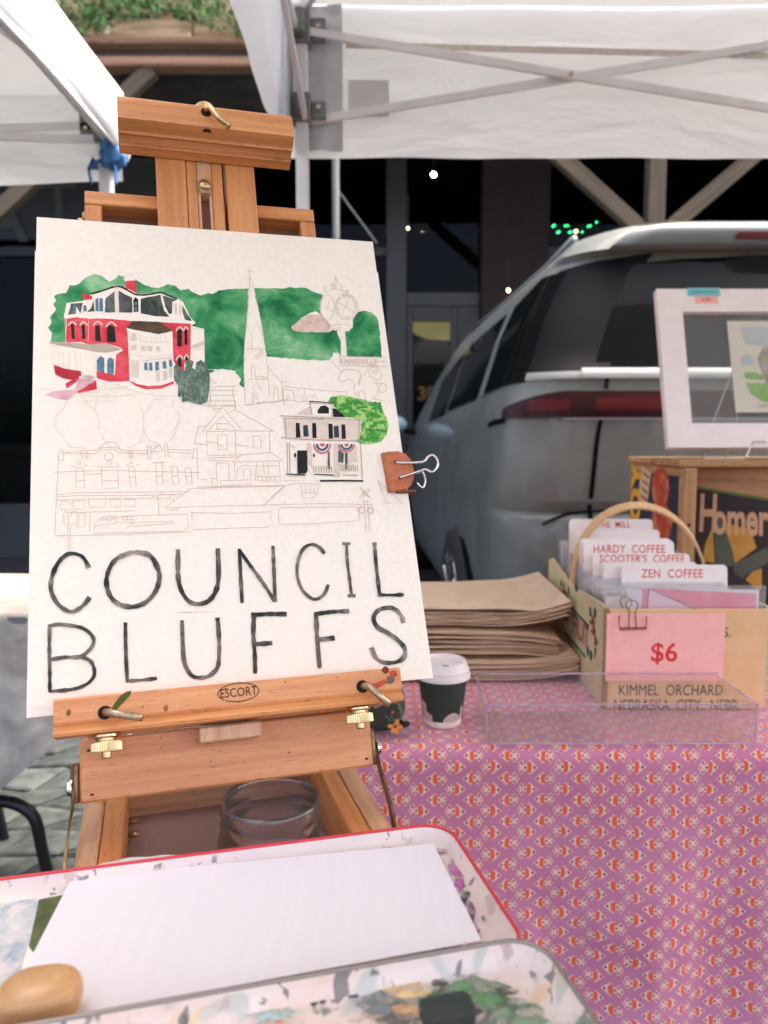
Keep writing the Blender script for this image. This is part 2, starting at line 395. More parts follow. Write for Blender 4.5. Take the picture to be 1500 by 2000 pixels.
# shop door with glass, gold house number and a lit fixture behind it
dr = fb('door', .20, .86, 2.28, 2.40, FY, FY+.1, DARKF)
DOORF = pm('door_frame_paint', (.018, .017, .016), rough=.5)
for a, b, z0, z1 in ((.20, .26, .02, 2.28), (.60, .66, .02, 2.28), (.26, .60, .02, .9), (.26, .60, 2.15, 2.28), (.66, .86, .02, 2.28)): obj('door_rail', box(V((a, FY+.01, z0)), X3, Y3, Z3, b-a, .06, z1-z0, .004), DOORF, dr)
obj('door_pane', box(V((.26, FY+.03, .9)), X3, Y3, Z3, .34, .008, 1.25), SHOPGLASS, dr)
obj('transom_pane', box(V((.20, FY+.03, 2.40)), X3, Y3, Z3, .66, .008, 1.3), SHOPGLASS, dr)
GOLD = pm('gold_leaf', srgb(84, 60, 28), rough=.5, metal=.6)
obj('house_number', text('301', .17, V((.43, FY+.024, 1.50)), X3, Z3, bold=.006), GOLD, dr)
LAMPG = pm('warm_lamp_panel', srgb(230, 200, 130), emit=.08)
lp = obj('pendant_light', prism([(-.26, .0), (-.22, -.09), (-.1, -.14), (.24, -.16), (.27, -.14), (.27, .02), (.0, .03)], V((.52, FY+.55, 2.22)), X3, Z3, V((0, 1, 0)), .18), LAMPG)
tag(lp, 'long lit cream pendant lamp hanging behind the glass shop door', 'lamp')
obj('cord', tube([(.55, FY+.64, 2.24), (.55, FY+.64, 3.6)], .006, 6), BLACKP, lp)
SIGN = pm('faded_sign_letter', (.055, .065, .062), rough=.7)
for s, u, v, h in (('A', 8, 430, .42), ('T', 115, 398, .36)):
    p = ony(u, v, FY-.05); obj('sign_letter', text(s, h*1.35, p, X3, Z3, bold=.012), SIGN, bld)
for o in bld.children:
    if o.name.startswith('sign_letter'):
        pass
fb('sign_board', -4.6, -1.9, 2.85, 3.55, FY-.03, FY+.02, DARKW)

# ---- timber street canopy with posts and knee braces
can = thing('street_canopy', (-.5, 5.3, 0), 'weathered timber canopy over the shopfront with moss growing along its edge', 'canopy')
CY = 5.2
zz = lambda v: ony(300, v, CY).z
def cb(name, v0, v1, y0, y1, m): return obj(name, box(V((-9, y0, zz(v1))), X3, Y3, Z3, 20, y1-y0, zz(v0)-zz(v1), .01, 0), m, can)
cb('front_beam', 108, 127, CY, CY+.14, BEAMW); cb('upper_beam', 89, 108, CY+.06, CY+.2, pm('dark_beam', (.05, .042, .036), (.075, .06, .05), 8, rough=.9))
cb('trim_board', 74, 88, CY-.03, CY+.1, BEAMW)
FASC = pm('lichen_fascia', srgb(140, 118, 94), srgb(196, 172, 142), 5, rough=.95, bump=.01, bscale=20, stretch=(1, 1, 6))
random.seed(3)
x = -9.0
while x < 11:   # roofing boards of the fascia, each a bit different
    w = random.uniform(.5, .75)
    obj('fascia_board', box(V((x+.004, CY+.02+random.uniform(-.015, .015), zz(66)+random.uniform(-.02, .02))), X3, Y3, Z3, w-.008, .07, zz(-25)-zz(66), .008, 0), FASC, can); x += w
RUST = pm('canopy_roofing', (.05, .052, .05), (.09, .085, .075), 6, rough=.95)
obj('roof_deck', ([(-9, CY+.15, zz(-20)), (11, CY+.15, zz(-20)), (11, FY+.0, zz(-20)+.5), (-9, FY, zz(-20)+.5), (-9, CY+.1, zz(90)), (11, CY+.1, zz(90)), (11, FY, zz(90)), (-9, FY, zz(90))], [[0, 1, 2, 3], [7, 6, 5, 4]]), RUST, can)
PEEL = pm('peeling_white_paint', srgb(226, 216, 200), srgb(190, 176, 156), 90, rough=.8)
for u in (208, 506):
    a = ony(u, 22, CY-.02); b = ony(u+2, 66, CY-.02); obj('paint_streak', strip([b, (a+b)/2, a], X3, .028, .006), PEEL, can)
zb = zz(127)
for px_ in (1278, -70):
    bx_ = ony(px_, 400, CY+.07).x
    p = obj('post', box(V((bx_-.055, CY+.015, 0)), X3, Y3, Z3, .11, .11, zb, .006, 2), TIMBER, can)
    for s in (-1, 1):
        a = V((bx_+s*.05, CY+.07, 2.45)); b = V((bx_+s*1.28, CY+.07, zb)); t = (b-a).normalized(); nrm = Y3.cross(t)
        obj('knee_brace', box(a-Y3*.04-nrm*.05, t, Y3, nrm, (b-a).length, .08, .10, .005, 0), TIMBER, can)
# moss along the canopy edge: far too fine to count
MOSS = pm('moss', srgb(58, 92, 48), srgb(104, 138, 80), 9, rough=.9)
mv, mf = [], []; random.seed(5)
for k in range(11000):
    x = random.uniform(-6.5, 3.5); dens = noise.noise(V((x*1.7, 0, 0)))
    d = random.random()**1.3*(.17+.20*max(0, dens+.25)+ .05*noise.noise(V((x*7, 2, 0))))
    c = V((x, CY-.02-random.random()*.07, zz(-12)-d)); s = random.uniform(.012, .030)
    a = V((random.gauss(0, 1), random.gauss(0, 1), random.gauss(0, 1))).normalized(); b = a.orthogonal().normalized(); i = len(mv)
    mv += [c-a*s, c+b*s*.6, c+a*s, c-b*s*.6]; mf.append([i, i+1, i+2, i+3])
o = obj('moss_fringe', (mv, mf), MOSS, can); tag(o, kind='stuff')

# ---- small lights in the dark
def lamp_ball(name, p, r, col, e, label, cat, grp=None):
    m = pm('lit_'+name+str(e), col, emit=e)
    o = obj(name, lathe([(r*.02, -r), (r*.7, -r*.7), (r, 0), (r*.7, r*.7), (r*.02, r)], p, seg=10), m, smooth=True); tag(o, label, cat, grp)
    obj('cord', tube([V(p)+Z3*r*.9, V(p)+Z3*(r+.25)], .004, 5), BLACKP, o); return o
lamp_ball('spot_lamp', ony(847, 341, 6.2), .018, (1, .86, .55), 7, 'bright round spot lamp under the timber canopy', 'lamp')
lamp_ball('porch_lamp', ony(797, 446, 6.4), .010, (1, .85, .5), .8, 'small dim lamp beside the shop door below the spot lamp', 'lamp')
lamp_ball('orange_bulb', ony(1125, 452, 7.6), .014, (1, .55, .2), 6, 'small orange bulb among the green string lights', 'lamp')
lamp_ball('warm_bulb', ony(993, 567, 7.9-1.2), .012, (1, .5, .15), 5, 'small warm bulb glowing beside the brick pier', 'lamp')
random.seed(9)
for (u, v) in ((1067, 435), (1068, 453), (1080, 442), (1083, 440), (1072, 454), (1089, 454), (1092, 453), (1104, 441), (1109, 441), (1112, 454), (1115, 453), (1137, 453), (1149, 442), (1153, 441), (1165, 434)):
    lamp_ball('string_light', ony(u, v, 7.5), .0075, (.05, .8, .25), 2.2, 'tiny green bulb of the string lights in the shop window', 'string light', 'green string lights in the shop window')

# ---- thin grey pole behind the stall
po = thing('metal_pole', (-.255, 4.2, 0), 'thin grey metal pole standing in the dark behind the easel', 'pole')
GP = pm('pole_paint', (.05, .055, .055), rough=.5)
obj('shaft', tube([(-.255, 4.2, 0), (-.255, 4.2, 2.9)], .020, 10), GP, po, smooth=True)
obj('base_plate', box(V((-.325, 4.13, 0)), X3, Y3, Z3, .14, .14, .012, .003), GP, po)
obj('guy_wire', tube([(-.255, 4.2, 2.42), ony(735, 475, 4.3)], .006, 6), GP, po)

# ================================================================ TENTS
def truss_bar(a, b, par, w=.0195, t=.012): 
    a, b = V(a), V(b); return obj('truss_bar', strip([a, b], Z3, w, t), ALU, par)
def cloth_strip(p0, p1, ztop, zbot, out, amp, seed, nu=60, nv=10, sag=.0):
    p0, p1 = V(p0), V(p1); d = p1-p0; L_ = d.length
    def f(u, v):
        p = p0+d*u; q = V((u*L_*2.2, v*1.3, seed)); k = amp*(.35+.65*v)*(noise.noise(q)+.5*noise.noise(q*2.7))
        z = ztop+(zbot-ztop)*v - sag*sin(u*pi)*v + .004*noise.noise(V((u*L_*5, seed, 0)))*v
        r = p+V(out)*(k+.01*v); r.z = z; return r
    return grid(f, nu, nv)
def make_tent(name, x0, x1, y0, y1, zs, ze, zp, label, amp, seed, legs, kind):
    t = thing(name, ((x0+x1)/2, (y0+y1)/2, 0), label, 'tent', 'white pop-up market tents')
    cx, cy = (x0+x1)/2, (y0+y1)/2
    for lx, ly in ((x0, y0), (x1, y0), (x0, y1), (x1, y1)):
        lg = obj('leg', box(V((lx-.016, ly-.016, 0)), X3, Y3, Z3, .032, .032, ze-.02, .003, 2), ALU, t)
        obj('foot', box(V((lx-.04, ly-.04, 0)), X3, Y3, Z3, .08, .08, .012, .002), GREYP, lg)
        for zc, hgt in ((ze-.12, .085), (zs+.06, .075)):
            sx_ = 1 if lx < cx else -1; sy = 1 if ly < cy else -1
            br = obj('bracket', join(box(V((lx-.024, ly-.024, zc)), X3, Y3, Z3, .048, .048, hgt, .004), box(V((lx+(.024 if sx_ > 0 else -.064), ly-.012, zc+.012)), X3, Y3, Z3, .04, .024, hgt-.03, .004), box(V((lx-.012, ly+(.024 if sy > 0 else -.064), zc+.012)), X3, Y3, Z3, .024, .04, hgt-.03, .004)), GREYP, lg)
            obj('bolt', lathe([(.006, 0), (.006, .004)], (lx+sx_*.045, ly-.016, zc+hgt*.5), X3, Z3, -Y3, 8), STEEL, br)
    # scissor trusses: two crosses per side
    ztop, zlow = ze-.085, zs+.07
    def side(a, b):
        a, b = V(a), V(b); m = (a+b)/2; off = (b-a).cross(Z3).normalized()*.009
        for p, q in ((a, m), (m, b)):
            truss_bar(p+off+Z3*ztop, q+off+Z3*zlow, t); truss_bar(p-off+Z3*zlow, q-off+Z3*ztop, t)
            c = (p+q)/2+Z3*(ztop+zlow)/2
            n_ = off.normalized(); obj('pivot_bolt', tube([c-n_*.02, c+n_*.02], .006, 8), STEEL, t)
    side((x0, y1, 0), (x1, y1, 0)); side((x0, y0, 0), (x0, y1, 0)); side((x1, y0, 0), (x1, y1, 0)); side((x0, y0, 0), (x1, y0, 0))
    # roof poles to the peak and the canopy cloth
    pk = V((cx, cy, zp))
    for lx, ly in ((x0, y0), (x1, y0), (x0, y1), (x1, y1)): obj('roof_pole', strip([V((lx, ly, ze-.03)), pk-Z3*.05], Z3, .025, .014), ALU, t)
    E_ = .035
    cs = [V((x0-E_, y0-E_, ze)), V((x1+E_, y0-E_, ze)), V((x1+E_, y1+E_, ze)), V((x0-E_, y1+E_, ze))]
    rv, rf = [], []
    for k in range(4):
        a, b = cs[k], cs[(k+1) % 4]
        def f(u, v, a=a, b=b):
            p = a.lerp(b, u).lerp(pk, v); p.z -= .05*sin(pi*v)*sin(pi*u) ; p.z += .012*noise.noise(p*2.3); return p
        gv, gf = grid(f, 16, 12); rf += [[i+len(rv) for i in q] for q in gf]; rv += gv
    obj('roof', (rv, rf), TENTR, t, smooth=True)
    return t
rt = make_tent('market_tent', -.215, 2.585, -.70, 2.10, 1.86, 2.235, 3.0, 'white market tent with crossed truss bars over the tablecloth stall', .012, 1.0, None, 0)
E_ = .04
obj('valance', cloth_strip((-.255, 2.14, 0), (2.625, 2.14, 0), 2.24, 1.853, (0, 1, 0), .006, 2.0, 90, 12), TENTW, rt, smooth=True)
obj('valance', cloth_strip((-.255, -.74, 0), (-.255, 2.14, 0), 2.24, 1.853, (-1, 0, 0), .016, 7.0, 90, 12), TENTW, rt, smooth=True)
obj('valance', cloth_strip((2.625, 2.14, 0), (2.625, -.74, 0), 2.24, 1.853, (1, 0, 0), .012, 5.0, 60, 8), TENTW, rt, smooth=True)
obj('valance', cloth_strip((2.625, -.74, 0), (-.255, -.74, 0), 2.24, 1.853, (0, -1, 0), .012, 6.0, 60, 8), TENTW, rt, smooth=True)
# corner reinforcement cloth, eave strap and a sewn patch on the valance
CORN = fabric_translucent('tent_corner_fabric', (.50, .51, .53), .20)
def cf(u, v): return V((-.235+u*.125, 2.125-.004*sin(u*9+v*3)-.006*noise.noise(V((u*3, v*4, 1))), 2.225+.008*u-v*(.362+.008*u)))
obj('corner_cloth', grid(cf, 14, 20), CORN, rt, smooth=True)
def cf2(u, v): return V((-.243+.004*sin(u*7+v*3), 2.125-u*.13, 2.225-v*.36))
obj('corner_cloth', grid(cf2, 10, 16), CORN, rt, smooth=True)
STRAP = pm('beige_webbing', srgb(206, 196, 188), srgb(190, 180, 170), 80, rough=.85)
obj('eave_strap', strip([V((-.1, 2.118, 2.128)), V((.4, 2.11, 2.112)), V((1.0, 2.112, 2.098)), V((2.5, 2.118, 2.12))], Z3, .016, .002), STRAP, rt)
PATCH = fabric_translucent('sewn_patch', (.58, .56, .56), .20)
pa, pb = ony(680, 156, 2.119), ony(760, 228, 2.119)
obj('fabric_patch', ([pa, V((pb.x, 2.119, pa.z)), pb, V((pa.x, 2.119, pb.z))], [[0, 1, 2, 3]]), PATCH, rt)
lt = make_tent('market_tent', -3.545, -.745, -.85, 2.13, 1.82, 2.02, 2.80, 'white market tent tied with blue cloth at its corner leg', .012, 4.0, None, 0)
def rollf(u, v):      # rolled side curtain / valance along the right eave, folded over itself
    y = -.88+u*3.05; a = v*2*pi
    k = 1+.22*noise.noise(V((y*3.2, cos(a)*1.3, sin(a)*1.3)))
    return V((-.705+cos(a)*.022*k, y, 1.945+sin(a)*.078*k+.012*sin(y*2.1)))
obj('rolled_curtain', grid(rollf, 90, 20), TENTW, lt, smooth=True)
obj('valance', cloth_strip((-.705, -.88, 0), (-.705, 2.17, 0), 2.03, 1.86, (1, 0, 0), .008, 11.0, 80, 8), TENTW, lt, smooth=True)
obj('valance', cloth_strip((-.715, 2.165, 0), (-3.58, 2.165, 0), 2.02, 1.80, (0, 1, 0), .012, 12.0, 80, 10, .03), TENTW, lt, smooth=True)
obj('valance', cloth_strip((-3.58, 2.165, 0), (-3.58, -.88, 0), 2.02, 1.80, (-1, 0, 0), .012, 13.0, 60, 8), TENTW, lt, smooth=True)
obj('valance', cloth_strip((-3.58, -.88, 0), (-.715, -.88, 0), 2.02, 1.80, (0, -1, 0), .012, 14.0, 60, 8), TENTW, lt, smooth=True)
BLUE = pm('blue_cloth', srgb(70, 120, 176), srgb(40, 84, 134), 60, rough=.8)
def knot(u, v):
    a, b = u*2*pi, v*pi; r = .034*(1+.35*noise.noise(V((cos(a)*sin(b)*2.2, sin(a)*sin(b)*2.2, cos(b)*2.2+4))))
    return V((-.715+cos(a)*sin(b)*r, 2.10+sin(a)*sin(b)*r, 1.845+cos(b)*r*1.1))
kn = obj('cloth_tie', grid(knot, 24, 16), BLUE, smooth=True); tag(kn, 'crumpled blue cloth tied round the corner leg of the tent', 'cloth')
for s in (-1, 1):
    obj('loose_end', strip([V((-.735+s*.025, 2.085, 1.83)), V((-.737+s*.036, 2.08, 1.80)), V((-.735+s*.032, 2.078, 1.765))], Y3, .016, .003), BLUE, kn)
obj('loop', tube([V((-.745+cos(a)*.034, 2.13+sin(a)*.034, 1.822+.006*sin(3*a))) for a in [2*pi*k/16 for k in range(16)]], .006, 6, closed=True), BLUE, kn, smooth=True)
# ================================================================ VAN
PAINT = pm('van_paint', srgb(94, 100, 95), srgb(106, 111, 105), 5, rough=.5, metal=.0, coat=.4, rvar=.08, bump=.0006, bscale=1.5)
VGLASS = pm('van_glass', (.003, .004, .004), rough=.05, spec=.10)
VTRIM = pm('van_gloss_black', (.004, .004, .005), rough=.5, spec=.06)
CHROME = pm('van_chrome', srgb(150, 154, 154), rough=.38, metal=.5)
LINEP = pm('pillar_line', srgb(62, 66, 66), rough=.5)
BARP = pm('satin_bar', srgb(116, 120, 120), rough=.55, metal=.1)
SPOIL_SHADE = pm('spoiler_shade', srgb(62, 68, 65), rough=.3, coat=.4)  # shade put into the colour: darker body grey tones down the sky-lit roof edge
LENS = pm('tail_lens', srgb(50, 5, 10), srgb(30, 3, 7), 9, rough=.3, spec=.25)
LENS2 = pm('tail_lens_bright', srgb(70, 8, 13), rough=.3, spec=.25)
RUBBER = pm('tyre_rubber', (.012, .012, .012), rough=.8); RIM = pm('wheel_alloy', srgb(150, 152, 154), rough=.3, metal=.9)
VO = V((1.345, 2.40, 0)); yaw = radians(2.5)
FV = V((-sin(yaw), cos(yaw), 0)); RV = V((cos(yaw), sin(yaw), 0))
ZT = [.26, .34, .46, .60, .74, .82, .845, .865, .90, 1.0, 1.10, 1.16, 1.20, 1.27, 1.30, 1.33, 1.40, 1.48, 1.56, 1.63, 1.68, 1.70, 1.735, 1.765, 1.79, 1.81, 1.82]
def tab(ks, z):
    for (a, x), (b, y) in zip(ks, ks[1:]):
        if z <= b: t = max(0, (z-a)/(b-a)); t = t*t*(3-2*t) if False else t; return x+(y-x)*t
    return ks[-1][1]
HW = [(.26, .90), (.34, .945), (.6, .972), (.9, .978), (1.1, .97), (1.2, .955), (1.3, .92), (1.33, .905), (1.48, .845), (1.63, .765), (1.70, .715), (1.765, .64), (1.79, .58), (1.81, .48), (1.82, .36)]
RY = [(.26, .12), (.34, .03), (.46, .0), (.74, .0), (.82, .004), (.845, .012), (.865, .042), (.9, .024), (1.16, .03), (1.2, .035), (1.27, .055), (1.3, .062), (1.33, .095), (1.48, .165), (1.63, .235), (1.68, .25), (1.70, .205), (1.735, .205), (1.765, .213), (1.79, .26), (1.81, .45), (1.82, .8)]
FR = [(.26, 4.9), (.5, 5.08), (.8, 5.1), (.95, 5.0), (1.05, 4.5), (1.1, 4.2), (1.3, 3.85), (1.6, 3.3), (1.7, 3.1), (1.765, 2.8), (1.82, 2.2)]
RR = [(.26, .20), (.8, .22), (1.2, .24), (1.33, .22), (1.7, .24), (1.82, .30)]
def vpt(side, sg, z, off=0):
    """van skin; sg 0..1 rear face, 1..2 rear corner, 2.. metres along the side"""
    def q(sg, z):
        hw, ry, r = tab(HW, z), tab(RY, z), tab(RR, z); bow = .05
        if sg <= 1: l = sg*(hw-r); f = ry+bow*(l/hw)**2
        elif sg <= 2: a = (sg-1)*pi/2; l = hw-r+r*sin(a); f = ry+bow*((hw-r)/hw)**2*(1+.0*a)+r*(1-cos(a))
        else: l = hw; f = ry+bow*((hw-r)/hw)**2+r+(sg-2); l -= .0+.05*max(0, (f-3.4)/1.6)**2
        return VO - RV*l*side + FV*f + Z3*(z+.075*max(0, z-1.3))
    p = q(sg, z)
    if off:
        n = (q(sg+.01, z)-q(max(sg-.01, 0), z)).cross(q(sg, z+.01)-q(sg, z-.01)); 
        n = n.normalized()*(1 if side < 0 else -1)
        if n.dot(p-(VO+FV*2.5+Z3*.9)) < 0: n = -n
        p = p+n*off
    return p
van = thing('minivan', VO, 'grey-green minivan parked behind the stall with dark glass and red tail lights', 'minivan')
SG = [i/7 for i in range(7)]+[1+i/9 for i in range(10)]
vv, vf_ = [], []
for z in ZT:
    fr = tab(FR, z); rowL = []
    base = tab(RY, z)+tab(RR, z)+.04
    sg = SG+[2+(fr-.45-base)*k/26 for k in range(1, 27)]
    left = [vpt(1, s, z) for s in sg]; right = [vpt(-1, s, z) for s in sg]
    hw = tab(HW, z)
    fl = [VO-RV*(hw*.97*sqrt(max(0, 1-k*k)))+FV*(fr-.45+.45*k)+Z3*(z+.075*max(0, z-1.3)) for k in (.35, .6, .8, .93, 1)]
    frt = [VO+RV*(hw*.97*sqrt(max(0, 1-k*k)))+FV*(fr-.45+.45*k)+Z3*(z+.075*max(0, z-1.3)) for k in (.93, .8, .6, .35)]
    ring = left+fl+frt+right[:0:-1]
    nR = len(ring); vv += ring
for j in range(len(ZT)-1):
    for i in range(nR): vf_.append([j*nR+i, j*nR+(i+1) % nR, (j+1)*nR+(i+1) % nR, (j+1)*nR+i][::-1])
vf_.append([(len(ZT)-1)*nR+i for i in range(nR)][::-1]); vf_.append(list(range(nR)))
body = obj('body', (vv, vf_), PAINT, van); smooth_angle(body, 28)
def vpatch(name, m, side, s0, s1, zl, zh, off=.004, ns=20, nz=8, par=van, th=.004):
    zl_ = zl if callable(zl) else (lambda s: zl); zh_ = zh if callable(zh) else (lambda s: zh)
    def f(u, v):
        s = s0+(s1-s0)*u; z = zl_(s)+(zh_(s)-zl_(s))*v; return vpt(side, s, z, off)
    gv = grid(f, ns, nz)
    if side > 0: gv = (gv[0], [q[::-1] for q in gv[1]])
    return obj(name, gv, m, par, smooth=True)
for sd_ in (1, -1):
    nm = 'left' if sd_ > 0 else 'right'
    # liftgate glass, black pillar wrap, side glass
    vpatch('rear_glass', VGLASS, sd_, 0, .97, 1.325, lambda s: 1.685-.03*s*s, .005, 14, 10)
    vpatch('pillar_trim', VTRIM, sd_, .90, 1.66, lambda s: 1.312, lambda s: 1.690-.05*(s-.9), .0035, 16, 10)
    vpatch('roof_spoiler_shade', SPOIL_SHADE, sd_, 0, 1.30, 1.692, lambda s: 1.784-.004*s, .004, 18, 8)
    vpatch('quarter_glass', VGLASS, sd_, 1.56, 2.30, lambda s: 1.285-.02*(s-1.5), lambda s: 1.645-.11*max(0, s-1.9), .005, 18, 10)
    vpatch('pillar_strip', CHROME, sd_, 2.32, 2.36, 1.265, lambda s: 1.60, .007, 2, 10)
    vpatch('side_glass', VGLASS, sd_, 2.46, 3.36, lambda s: 1.26-.02*(s-2.4), lambda s: 1.60-.02*(s-2.4), .005, 22, 10)
    vpatch('side_glass', VGLASS, sd_, 3.44, 4.2, lambda s: 1.225-.02*(s-3.4), lambda s: 1.57-.16*(s-3.44), .005, 22, 10)
    vpatch('window_trim', BARP, sd_, 1.02, 1.56, lambda s: 1.285, lambda s: 1.305, .010, 14, 2)
    # tail light: full-width bar tapering to a tip on the side
    tl = vpatch('tail_light', LENS, sd_, 0.0, 1.72, lambda s: 1.165+.0*s, lambda s: 1.245-.055*max(0, (s-1.15)/.6)**1.5, .014, 34, 6)
    vpatch('light_band', LENS2, sd_, .62, .95, 1.185, 1.222, .018, 10, 3, tl)
    vpatch('light_band', LENS2, sd_, 1.12, 1.45, 1.182, 1.215, .018, 10, 3, tl)
    vpatch('chrome_bar', BARP, sd_, 0, 1.06, 1.285, 1.31, .016, 14, 3)
    vpatch('lower_light_trim', CHROME, sd_, 0, 1.15, 1.157, 1.163, .008, 14, 1)
    vpatch('side_gap', VTRIM, sd_, 1.70, 2.05, lambda s: 1.150-.035*(s-1.7), lambda s: 1.168-.035*(s-1.7), .004, 8, 2)
    vpatch('tailgate_seam', VTRIM, sd_, .905, .925, .52, 1.16, .003, 2, 16)
    vpatch('tailgate_seam', VTRIM, sd_, .905, .925, 1.25, 1.285, .016, 2, 4)
    vpatch('tailgate_crease_shade', VTRIM, sd_, 0, 1.25, lambda s: .868-.16*max(0, s-.72)**2, lambda s: .877-.16*max(0, s-.72)**2, .003, 24, 1)  # black line painted in as the shade of the body crease
    vpatch('bumper_gap', VTRIM, sd_, 0, .9, .515, .525, .003, 10, 2)
    # wheel openings with tyre and rim
    for f0, r_ in ((.86, .0), (3.92, .0)):
        fc = VO-RV*.90*sd_+FV*(f0+.22)+Z3*.35
        vpatch('wheel_arch', VTRIM, sd_, 2+f0-.60, 2+f0+.20, .265, lambda s, c=2+f0-.20: .27+sqrt(max(0, .41**2-(s-c)**2)), .004, 26, 8)
        ax_ = -RV*sd_
        wh = obj('wheel', lathe([(.20, -.10), (.335, -.10), (.355, -.07), (.355, .07), (.335, .098), (.25, .10)], fc, FV, Z3, ax_, 32), RUBBER, van, smooth=True)
        obj('rim', lathe([(.26, .05), (.245, .102), (.225, .095), (.08, .06), (.05, .085), (.01, .085)], fc, FV, Z3, ax_, 24), RIM, wh)
        for k in range(10):
            a = 2*pi*k/10; d = FV*cos(a)+Z3*sin(a); obj('spoke', strip([fc+ax_*.088+d*.05, fc+ax_*.100+d*.23], d.cross(ax_), .03, .02), RIM, wh)
    # door mirror
    mp_ = vpt(sd_, 2+3.10, 1.14); out = -RV*sd_
    def mf_(u, v, mp_=mp_, out=out):
        a, b = u*2*pi, v*pi; return mp_+out*(.17+cos(b)*.11)+FV*(sin(a)*sin(b)*.07)+Z3*(.06+cos(a)*sin(b)*.075)
    mm = obj('door_mirror', grid(mf_, 20, 12), pm('mirror_shell', srgb(150, 176, 186), rough=.25, coat=.6), van, smooth=True)
    obj('mirror_arm', tube([mp_, mp_+out*.1+Z3*.03], .02, 8), VTRIM, mm)
vpatch('high_brake_light', LENS2, 1, 0, .42, 1.722, 1.742, .009, 6, 2); vpatch('high_brake_light', LENS2, -1, 0, .42, 1.722, 1.742, .009, 6, 2)
vpatch('number_plate', pm('plate_white', srgb(196, 196, 190), rough=.5), -1, 0, .25, .62, .76, .006, 4, 2)
obj('roof_rail', tube([vpt(1, 2.0, 1.775, .02), vpt(1, 2.5, 1.79, .02), vpt(1, 3.4, 1.79, .02), vpt(1, 4.2, 1.775, .02)], .014, 8), CHROME, van, smooth=True)
obj('roof_rail', tube([vpt(-1, 2.0, 1.775, .02), vpt(-1, 2.5, 1.79, .02), vpt(-1, 3.4, 1.79, .02), vpt(-1, 4.2, 1.775, .02)], .014, 8), CHROME, van, smooth=True)
# ================================================================ STALL TABLE
TZ = .68; TX0, TX1, TY0, TY1 = -.075, 1.72, 1.0, 2.02
tb = thing('folding_table', ((TX0+TX1)/2, (TY0+TY1)/2, 0), 'long folding table hidden under the lilac printed cloth', 'table')
obj('table_top', box(V((TX0+.01, TY0+.012, TZ-.036)), X3, Y3, Z3, TX1-TX0-.02, TY1-TY0-.024, .033, .004), GREYP, tb)
for lx in (TX0+.12, TX1-.12):
    for ly in (TY0+.1, TY1-.1): obj('leg', tube([(lx, ly, 0), (lx, ly, TZ-.036)], .014, 10), GREYP, tb, smooth=True)
